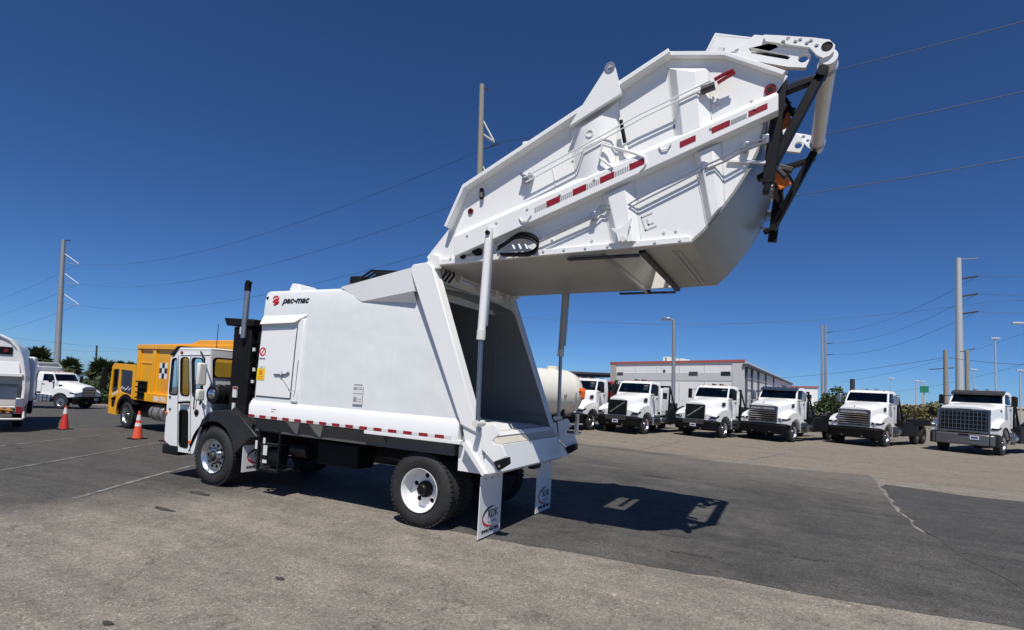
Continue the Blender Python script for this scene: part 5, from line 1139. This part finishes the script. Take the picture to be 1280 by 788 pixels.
    if back in ('hoist', 'tractor', 'sleeper'):
        if back == 'sleeper':
            SB = MB().bb(2.0, 2.95, -1.05, 1.05, 1.0, 2.55).build('sleeper', paint, T_, .06)
            for s in (-1, 1): MB().bb(2.15, 2.7, *sorted((s*1.056, s*1.04)), 1.95, 2.3).build('window', 'glass_dark', SB)
            for s in (-1, 1): MB().bb(2.05, 2.9, *sorted((s*1.06, s*1.04)), 1.2, 1.22).build('trim', 'steel', SB)
        x0 = 3.1 if back == 'sleeper' else 2.15
        RKK = MB().bb(x0, x0+.08, -1.05, -.97, 1.0, 2.72).bb(x0, x0+.08, .97, 1.05, 1.0, 2.72).bb(x0, x0+.08, -.97, .97, 2.62, 2.72).bb(x0, x0+.08, -.97, .97, 1.75, 1.83).build('head_rack', 'black', T_)
        for s in (-1, 1): MB().tube([(x0+.05, s*1.0, 2.65), (x0+1.1, s*1.0, 1.1)], .045, 6).build('rack_brace', 'black', RKK)
        MB().bb(x0+.01, x0+.07, -.6, .6, 2.05, 2.62).build('rack_screen', 'black_matt', RKK)
        for s in (-1, 1):
            MB().loft([(x0+.2, s*.55-.08, 1.05), (7.6, s*.55-.08, 1.02), (7.6, s*.55-.08, 1.22), (x0+.2, s*.55-.08, 1.32)], [(x0+.2, s*.55+.08, 1.05), (7.6, s*.55+.08, 1.02), (7.6, s*.55+.08, 1.22), (x0+.2, s*.55+.08, 1.32)]).build('hoist_rail', 'black', T_)
            MB().cyl((3.2, s*.8, .95), (5.6, s*.8, 1.5), .09, n=12).build('hoist_cylinder', 'dark_steel', T_)
            MB().bb(2.6, 5.3, *sorted((s*1.2, s*.85)), .50, 1.30).build('tool_box', 'black_plastic', T_, .02)
        MB().bb(x0+.15, x0+1.6, -.85, .85, 1.3, 1.72).build('winch_housing', 'dark_steel', T_, .03)
        for k_ in range(4): y = -.5+k_*.3; MB().tube([(2.0, y, 1.5), (2.4, y+.05, 1.85), (2.9, y, 1.5), (3.3, y, 1.3)], .03, 6).build('hose', 'black', T_)
        MB().tube([(x0+.3, -.9, 1.35), (x0+1.3, -.7, 1.5), (x0+2.4, -.5, 1.3)], .035, 6).build('tarp_arm', 'steel', T_)
    elif back == 'refuse':
        hp = [(2.05, 1.05), (2.05, 2.95), (2.25, 3.2), (6.2, 3.2), (7.2, 2.4), (7.2, .95), (6.4, .8), (6.2, 1.05)]
        RB = MB().pxz(hp, -1.18, 1.18).build('refuse_body', 'white_old', T_, .08)
        for x in (2.3, 4.9, 6.1): MB().bb(x, x+.12, -1.21, 1.21, 1.05, 2.85).build('body_rib', 'white', RB, .02)
        for s in (-1, 1):
            for q in ([(3.0, 1.3), (3.5, 1.3), (3.5, 1.7), (3.3, 1.7), (3.3, 1.5), (3.0, 1.5)], [(3.7, 1.3), (4.3, 1.3), (4.3, 1.5), (3.7, 1.5)], [(3.9, 1.7), (4.3, 1.6), (4.6, 2.4), (4.3, 2.45)], [(3.0, 2.2), (3.9, 2.3), (3.9, 2.45), (3.0, 2.35)]): MB().pxz(q, s*1.18, s*1.186).build('green_mark', 'logo_green', RB)
        MB().bb(2.1, 3.2, -.9, .9, 3.19, 3.3).build('roof_hatch', 'white_old', RB, .03)
    return T_
mat('bumper_steel', (.16, .16, .165), .4, metal=.6, var=.1)
mat('logo_green', (.03, .09, .07), .5, var=.1)
RZ = radians(72)
for px, rdeg, scl, kind, lb, bk, vis in (((738, 538), 78, .95, 'V', 'white truck whose hood is hidden by the white tank', 'hoist', None),
                              ((806, 543), 76, .95, 'V', 'white truck with a black trapezoid grille and white sleeper, next to the tank', 'sleeper', None),
                              ((904, 548), 69.5, .95, 'V', 'white truck with a black diagonal bar grille in front of the warehouse corner', 'hoist', None),
                              ((991, 553), 68, .99, 'M', 'white truck with slatted chrome grille and a dark blue sun visor', 'hoist', 'visor_blue'),
                              ((1107, 559), 66, 1.03, 'M', 'white truck with slatted chrome grille and bare roof, no visor', 'hoist', None),
                              ((1253, 570), 62, 1.12, 'W', 'white truck with a tall square chrome grid grille and steel bumper', 'hoist', 'dark_steel')):
    if vis == 'visor_blue' and 'visor_blue' not in MATS: mat('visor_blue', (.03, .05, .09), .35, var=.1)
    R_ = radians(rdeg); conv_truck(place(px, R_, -1.12*scl), R_, kind, lb, back=bk, visor=vis).scale = (scl,)*3
conv_truck(place((748, 527), RZ, -1.12), RZ, 'V', 'red truck half hidden behind the white sleeper truck', paint='red_truck', group=None)
# white refuse truck facing the lot, far left
RB_ = radians(205)
conv_truck(place((107, 510.5), RB_, -1.12*.93), RB_, 'F', 'white refuse truck with a black grille parked below the palm trees', name='refuse_truck', back='refuse', group=None).scale = (.93,)*3

# ------------------------------------------------------------------ yellow refuse truck
def yellow_truck():
    rz = radians(-6); T_ = empty('garbage_truck', place((156, 536), rz, -1.15), rz); tag(T_, 'yellow refuse truck with a chequered square on its body beside the lane', 'garbage truck')
    for s in (-1, 1):
        wheel(T_, 0, s*1.02, 'alloy', side=s); wheel(T_, 4.6, s*1.02, 'dish', side=s); wheel(T_, 5.9, s*1.02, 'dish', side=s); MB().bb(-1.2, 7, s*.43-.05, s*.43+.05, .78, 1.02).build('frame_rail', 'black_matt', T_)
    o = [(-1.45, .5), (-1.52, 1.2), (-1.42, 2.38), (-1.25, 2.48), (.62, 2.5), (.66, 1.25)]+arch((0, .54), .68, 60, 150)+[(-.66, .48)]
    w1 = rquad([(-1.36, 1.30), (-.78, 1.45), (-.74, 2.3), (-1.30, 2.26)], .08); w2 = rquad([(-.62, 1.42), (.40, 1.30), (.40, 2.25), (-.60, 2.28)], .1); w3 = rquad([(-1.32, .72), (-.95, .80), (-.86, 1.24), (-1.34, 1.10)], .06)
    CB = MB().holes(o, [w1, w2, w3], -1.2, -1.15).build('cab', 'yellow', T_); MB().holes(o, [w1, w2, w3], 1.15, 1.2).build('side_panel', 'yellow', CB)
    for ww in (w1, w2, w3):
        for y in (-1.17, 1.17): MB().add([(a, y, b) for a, b in ww], [tuple(range(len(ww)))]).build('window', 'glass_smoke', CB)
    MB().bb(-1.44, .64, -1.15, 1.15, 2.44, 2.5).build('roof', 'yellow', CB, .04); MB().bb(.58, .66, -1.15, 1.15, 1.2, 2.46).build('rear_wall', 'black_matt', CB); MB().bb(-1.50, -1.44, -1.15, 1.15, .5, 1.3).build('front_panel', 'yellow', CB)
    MB().bb(-1.40, -.7, -1.1, 1.1, .55, 1.0).build('floor', 'seat', CB); MB().bb(-.5, .5, -1.1, 1.1, 1.0, 1.25).build('engine_cover', 'seat', CB)
    MB().bb(-.35, -.2, -.9, .9, 1.3, 1.95).build('seat_back', 'seat', CB, .05); MB().add([(-1.47, -1.1, 1.32), (-1.47, 1.1, 1.32), (-1.40, 1.1, 2.36), (-1.40, -1.1, 2.36)], [(0, 1, 2, 3)]).build('windscreen', 'glass_smoke', CB)
    MB().bar((-1.25, 1.24), (-.70, 1.40), .07, -1.204, -1.2).build('white_stripe', 'white_old', CB)
    for k in range(5): MB().bar((-.58+k*.17, 1.50+.03*(k % 2)), (-.44+k*.17, 1.62-.05*(k % 3)), .05, -1.176, -1.172).build('white_script', 'reflect_white', CB)
    MB().bb(-1.75, -1.63, -1.45, -1.25, 1.55, 2.3).build('mirror', 'black_plastic', CB, .03); MB().tube([(-1.4, -1.2, 2.3), (-1.68, -1.35, 2.3), (-1.68, -1.35, 1.6)], .02, 6).build('mirror_arm', 'black', CB)
    fo = [(-.72, .5)]+arch((0, .54), .80, 150, 40)+[(1.15, 1.08), (1.15, .98), (.75, .98)]+arch((0, .54), .64, 40, 150); MB().pxz(fo, -1.22, -.7).build('fender', 'black_plastic', CB, .01)
    # body
    B0, B1, z0, z1 = .75, 7.6, 1.22, 3.32
    BD = MB().pxz([(B0, z0), (B0, z1-.05), (4.5, z1), (5.0, z1+.12), (B1, z1+.12), (B1, z0)], -1.18, 1.18).build('body', 'yellow', T_, .02)
    for s in (-1, 1):
        for x in (B0, 1.96, 3.6, 5.2): MB().bb(x, x+.24, *sorted((s*1.24, s*1.17)), z0-.05, z1-.12).build('body_rib', 'yellow', BD, .01)
        MB().bb(B0, B1, *sorted((s*1.27, s*1.17)), z1-.22, z1-.06).build('top_rail', 'yellow', BD, .01); MB().bb(B0, B1, *sorted((s*1.27, s*1.17)), z0-.05, z0+.26).build('bottom_rail', 'yellow', BD, .01)
        MB().bb(1.05, 1.9, *sorted((s*1.20, s*1.17)), 2.55, 2.62).build('inset_trim', 'yellow', BD, .01)
        MB().bb(1.1, 1.62, *sorted((s*1.30, s*1.18)), 1.22, 1.9).build('ladder_rack', 'black_matt', BD, .02)
        for z in (1.25, 1.45, 1.65, 1.85): MB().bb(1.08, 1.66, *sorted((s*1.36, s*1.30)), z, z+.05).build('rack_rung', 'black', BD)
    for r in range(3):
        for c in range(3):
            x = 2.42+c*.19; z = 2.04+r*.19; MB().bb(x, x+.19, -1.184, -1.18, z, z+.19).build('chequer', 'print_black' if (r+c) % 2 else 'white_clean', BD)
    MB().pxz([(2.6, 1.5), (3.9, 1.5), (3.9, 1.95), (2.6, 2.5)], -1.1815, -1.18).build('orange_fade', 'orange_soft', BD)
    text('888-TRA', .24, frame((2.35, -1.273, z0+.0), (1, 0, 0), (0, 0, 1)), 'white_clean', BD, bold=.008)
    MB().cyl((2.0, -.95, .78), (2.95, -.95, .78), .30, n=20).build('fuel_tank', 'alloy_dull', T_, .02)
    for x in (2.2, 2.7): MB().cyl((x, -.95, .78), (x+.06, -.95, .78), .308, n=20).build('tank_strap', 'dark_steel', T_)
    MB().bb(1.0, 1.9, -1.1, -.5, .55, 1.1).build('battery_box', 'black_matt', T_, .03)
    MB().bb(-1.2, 7, -.38, .38, .6, 1.1).build('underbody', 'black_matt', T_)
mat('orange_soft', (.82, .34, .03), .45, var=.2, scale=1.5); mat('alloy_dull', (.45, .44, .42), .45, metal=.7, var=.2)
yellow_truck()

# ------------------------------------------------------------------ white rear loader seen from behind, far left
mat('strap_orange', (.55, .22, .04), .6, var=.3, scale=12, dirt=(.1, .05, .02), dirt_amt=.6)
def rear_loader():
    rz = radians(-24); c = G(26, 540); v = Vector((.1, 1.2, 0)); v.rotate(Matrix.Rotation(rz, 3, 'Z')); o = c-v; o.z = gz(c.x)
    T_ = empty('garbage_truck', o, rz); tag(T_, 'white rear loader refuse truck seen from behind with open hopper and orange straps', 'garbage truck')
    side = [(-2.6, .9), (-2.6, 3.0), (-1.9, 3.25), (-1.0, 3.28), (-.45, 3.05), (-.10, 2.55), (.08, 2.0), (.10, 1.35), (-.12, .82), (-1.2, .75)]
    half = [(1.2, .8), (1.22, 1.5), (1.19, 2.0), (1.10, 2.5), (.96, 2.88), (.74, 3.14), (.5, 3.26)]; ring = half+[(-y, z) for y, z in half[::-1]]; hi = [(y*.93, z if z < .9 else .8+(z-.8)*.97) for y, z in ring]; hi[0] = (1.116, .86); hi[-1] = (-1.116, .86)
    TGt = MB().holes(ring, [hi], -2.6, .04, 'yz').build('tailgate', 'white', T_, .02)
    MB().holes([(y, z) for y, z in hi if z > 1.9]+[(-1.09, 1.9), (1.09, 1.9)], [], -.06, -.02, 'yz').build('upper_panel', 'white', TGt)
    MB().loft([(-.02, y, z) for y, z in ((-1.05, 1.95), (1.05, 1.95), (1.0, 2.35), (-1.0, 2.35))], [(.10, -1.05, 1.93), (.10, 1.05, 1.93), (.0, 1.0, 2.36), (.0, -1.0, 2.36)]).build('visor_panel', 'white', TGt, .01)
    MB().bb(-.55, -.50, -1.12, 1.12, .8, 2.1).build('hopper_back', 'white_old', TGt); MB().bb(-.55, .02, -1.12, 1.12, .78, .86).build('hopper_sill', 'white_old', TGt)
    MB().pxz([(-.5, .86), (-.2, .86), (-.35, 1.5), (-.5, 1.6)], -1.0, 1.0).build('packer_blade', 'under_grey', TGt)
    lb = MB().bb(-.02, .015, -.8, .8, 2.60, 2.86).build('light_bar', 'black', TGt, .01)
    for y in (.2, .42, .64, -.3, -.6): MB().cyl((.01, y, 2.73), (.03, y, 2.73), .055, n=12).build('lamp', 'red', lb)
    MB().bb(.02, .10, -1.12, 1.12, 1.86, 1.98).build('opening_trim', 'white', TGt, .02)
    MB().bb(-.05, .25, 1.0, 1.22, .62, 1.15).build('lamp_post', 'steel', TGt, .02); MB().bb(.25, .27, 1.03, 1.19, .64, .86).build('tail_lamp', 'red', TGt)
    for k in range(9):
        y = -1.05+k*.23; MB().bb(.06, .12+.02*(k % 3), y, y+.10+.03*(k % 2), .66-.02*(k % 3), .80+.03*(k % 2)).build('strap', 'strap_orange' if k % 3 else 'dark_steel', TGt, .02)
    MB().tube([(.14, -1.1, .80), (.16, -.4, .70), (.15, .2, .82), (.16, .95, .72)], .022, 6).build('strap', 'strap_orange', TGt)
    MB().bb(.0, .06, -1.1, 1.0, .60, .74).build('dark_rail', 'dark_steel', TGt)
    MB().bb(.05, .45, -1.2, 1.2, .42, .47).build('step_board', 'dark_steel', T_); MB().tube([(.48, -1.2, .46), (.48, 1.2, .46), (.3, 1.24, .48), (.2, 1.22, .7)], .035, 8).build('step_bar', 'white_old', T_)
    BD = MB().pxz([(-7.5, 1.0), (-7.5, 2.9), (-2.6, 2.95), (-2.6, 1.0)], -.93, .93).build('body', 'white', T_, .08)
    for s in (-1, 1):
        for x in (-1.9, -3.2): wheel(T_, x, s*1.0, 'dish', side=s)
        MB().bb(-9, -.3, s*.43-.05, s*.43+.05, .75, 1.0).build('frame_rail', 'black_matt', T_)
        wheel(T_, -8.3, s*1.0, 'dish', side=s)
    MB().bb(-9.6, -7.6, -1.15, 1.15, .6, 2.6).build('cab', 'white', T_, .1)
rear_loader()

# ------------------------------------------------------------------ tank on its stand
def tank():
    a = D(701, 491, 25.5); rz = atan2(FW.y, FW.x)-radians(53); o = Vector((a.x, a.y, 0)); T_ = empty('tank_trailer', o, rz); h = a.z; R = 1.07
    tag(T_, 'white cylindrical tank with a domed end and orange strap behind the garbage truck', 'tank')
    head = [(R*cos(t), 1.05*sin(t)) for t in [radians(k*9) for k in range(11)]]; tail = [(R*cos(t), -6-.5*sin(t)) for t in [radians(90-k*9) for k in range(11)]]
    TK = MB().lathe([(max(r, .001), x) for r, x in tail+head], (0, 0, h), 48, 'x').build('tank', 'tank_white', T_, smooth=.8)
    for x in (0, -2.2, -4.4): MB().lathe([(R, -.02), (R+.012, -.015), (R+.012, .015), (R, .02)], (x, 0, h), 48, 'x').build('weld_band', 'tank_white', TK)
    x = .55; rr = R*sqrt(1-(x/1.05)**2); MB().lathe([(rr+.04, -.03), (rr+.02, -.025), (rr-.02, .03), (rr-.04, .03)], (x, 0, h), 48, 'x').build('weld_band', 'white_old', TK)
    MB().cyl((-.6, 0, h+R-.05), (-.6, 0, h+R+.14), .28, n=20).build('manhole', 'tank_white', TK)
    pts = []
    for k in range(46):                          # along the near side and round the dome
        f_ = radians(lerp(8, 78, k/45)); pts.append((1.05*sin(f_)+.02, -(R+.04)*cos(f_)*.985, h+.12+.09*sin(k*1.9)+.05*sin(k*.7)))
    MB().tube(pts, .045, 6).build('orange_strap', 'cone_bright', TK)
    for q in range(7):
        f_ = radians(14+q*9.5); xx = 1.05*sin(f_)+.03; yy = -(R+.04)*cos(f_)*.985; zz = h+.08+.06*sin(q*2.1); MB().tube([(xx, yy, zz+.12), (xx+.02, yy-.02, zz-.02), (xx, yy, zz-.22-.1*(q % 2))], .035, 6).build('orange_strap', 'cone_bright', TK)
    for x in (-5.2, -3, -.5):
        MB().pyz([(-.9, .55), (.9, .55), (.75, h-.62), (.45, h-.86), (0, h-.98), (-.45, h-.86), (-.75, h-.62)], x, x+.08).build('saddle', 'black_matt', T_)
    for s in (-1, 1): MB().bb(-6.2, .6, s*.45-.06, s*.45+.06, .55, .80).build('frame_rail', 'black_matt', T_)
    for s in (-1, 1): LG = MB().bb(.30, .44, s*.8-.07, s*.8+.07, .0, .95).build('landing_leg', 'steel', T_); MB().bb(.22, .52, s*.8-.15, s*.8+.15, 0, .03).build('leg_foot', 'steel', LG)
    MB().bb(.33, .41, -.8, .8, .5, .6).build('leg_brace', 'dark_steel', T_)
    for s in (-1, 1): wheel(T_, -4.6, s*.98, 'dish', side=s)
    MB().tube([(-.05, -R-.02, h+.05), (-.05, -R-.06, h-.4), (-.05, -R+.1, h-.8)], .03, 6).build('sight_pipe', 'steel', TK); MB().tube([(-.75, -R-.02, h-.1), (-.7, -R-.08, h-.05), (-.65, -R-.03, h-.2)], .03, 6).build('valve', 'steel', TK)
mat('cone_bright', (.85, .14, .02), .5, var=.15, scale=9)
tank()

# ------------------------------------------------------------------ traffic cones
def cone(px, label, m, h=.88, blue=False):
    c = G(*px); r = empty('traffic_cone', c); s = h/.9; p = lambda t: lerp(.145, .028, t)*s
    MB().loft([(x*s, y*s, .0) for x, y in ((-.21, -.21), (.21, -.21), (.21, .21), (-.21, .21))], [(x*s, y*s, .035) for x, y in ((-.2, -.2), (.2, -.2), (.2, .2), (-.2, .2))]).build('base', 'black_matt', r, .008)
    MB().lathe([(p(0), .03), (p(1), h), (p(1)-.012, h)], (0, 0, 0), 28, 'z').build('body', m, r)
    for t0, t1 in (((.44, .56), (.66, .86)) if m == 'cone_orange' else ((.64, .90),)): MB().lathe([(p(t0)+.001, lerp(.03, h, t0)), (p(t0)+.004, lerp(.03, h, t0)), (p(t1)+.004, lerp(.03, h, t1)), (p(t1)+.001, lerp(.03, h, t1))], (0, 0, 0), 28, 'z').build('reflective_band', 'reflect_white', r)
    tag(r, label, 'traffic cone', 'cones along the lane')
cone((80, 537), 'red traffic cone with white collar beside the shadow of the white rear loader', 'cone_red')
cone((171.5, 549), 'orange traffic cone standing in front of the yellow truck wheel', 'cone_orange')
cone((211.5, 552), 'red traffic cone peeking out ahead of the garbage truck cab', 'cone_red')

# ------------------------------------------------------------------ small parked car beyond
def car(px, rz, label, m='white_clean'):
    c = G(*px); T_ = empty('parked_car', c, rz); tag(T_, label, 'car')
    lo = [(-2.2, .35), (-2.25, .75), (-1.2, .95), (1.9, .98), (2.2, .85), (2.2, .35), (1.75, .35)]+arch((1.35, .34), .38, 0, 180, 8)+[(.9, .3), (-.9, .3)]+arch((-1.4, .34), .38, 0, 180, 8)
    MB().pxz(lo, -.88, .88).build('body', m, T_, .06); MB().hat([(-1.2, .95), (-.5, 1.42), (1.0, 1.45), (1.85, .98)], [(-1.2, .95), (-.5, 1.42), (1.0, 1.45), (1.85, .98)], -.78, .78).build('cabin', 'glass_dark', T_, .05)
    MB().pxz([(-.5, 1.41), (1.0, 1.44), (1.0, 1.48), (-.45, 1.46)], -.76, .76).build('roof', m, T_, .02)
    for x in (-1.4, 1.35):
        for s in (-1, 1): wheel(T_, x, s*.80, 'alloy', .33, side=s)
car((119, 503), radians(150), 'small white car parked between the white refuse truck and the yellow truck')
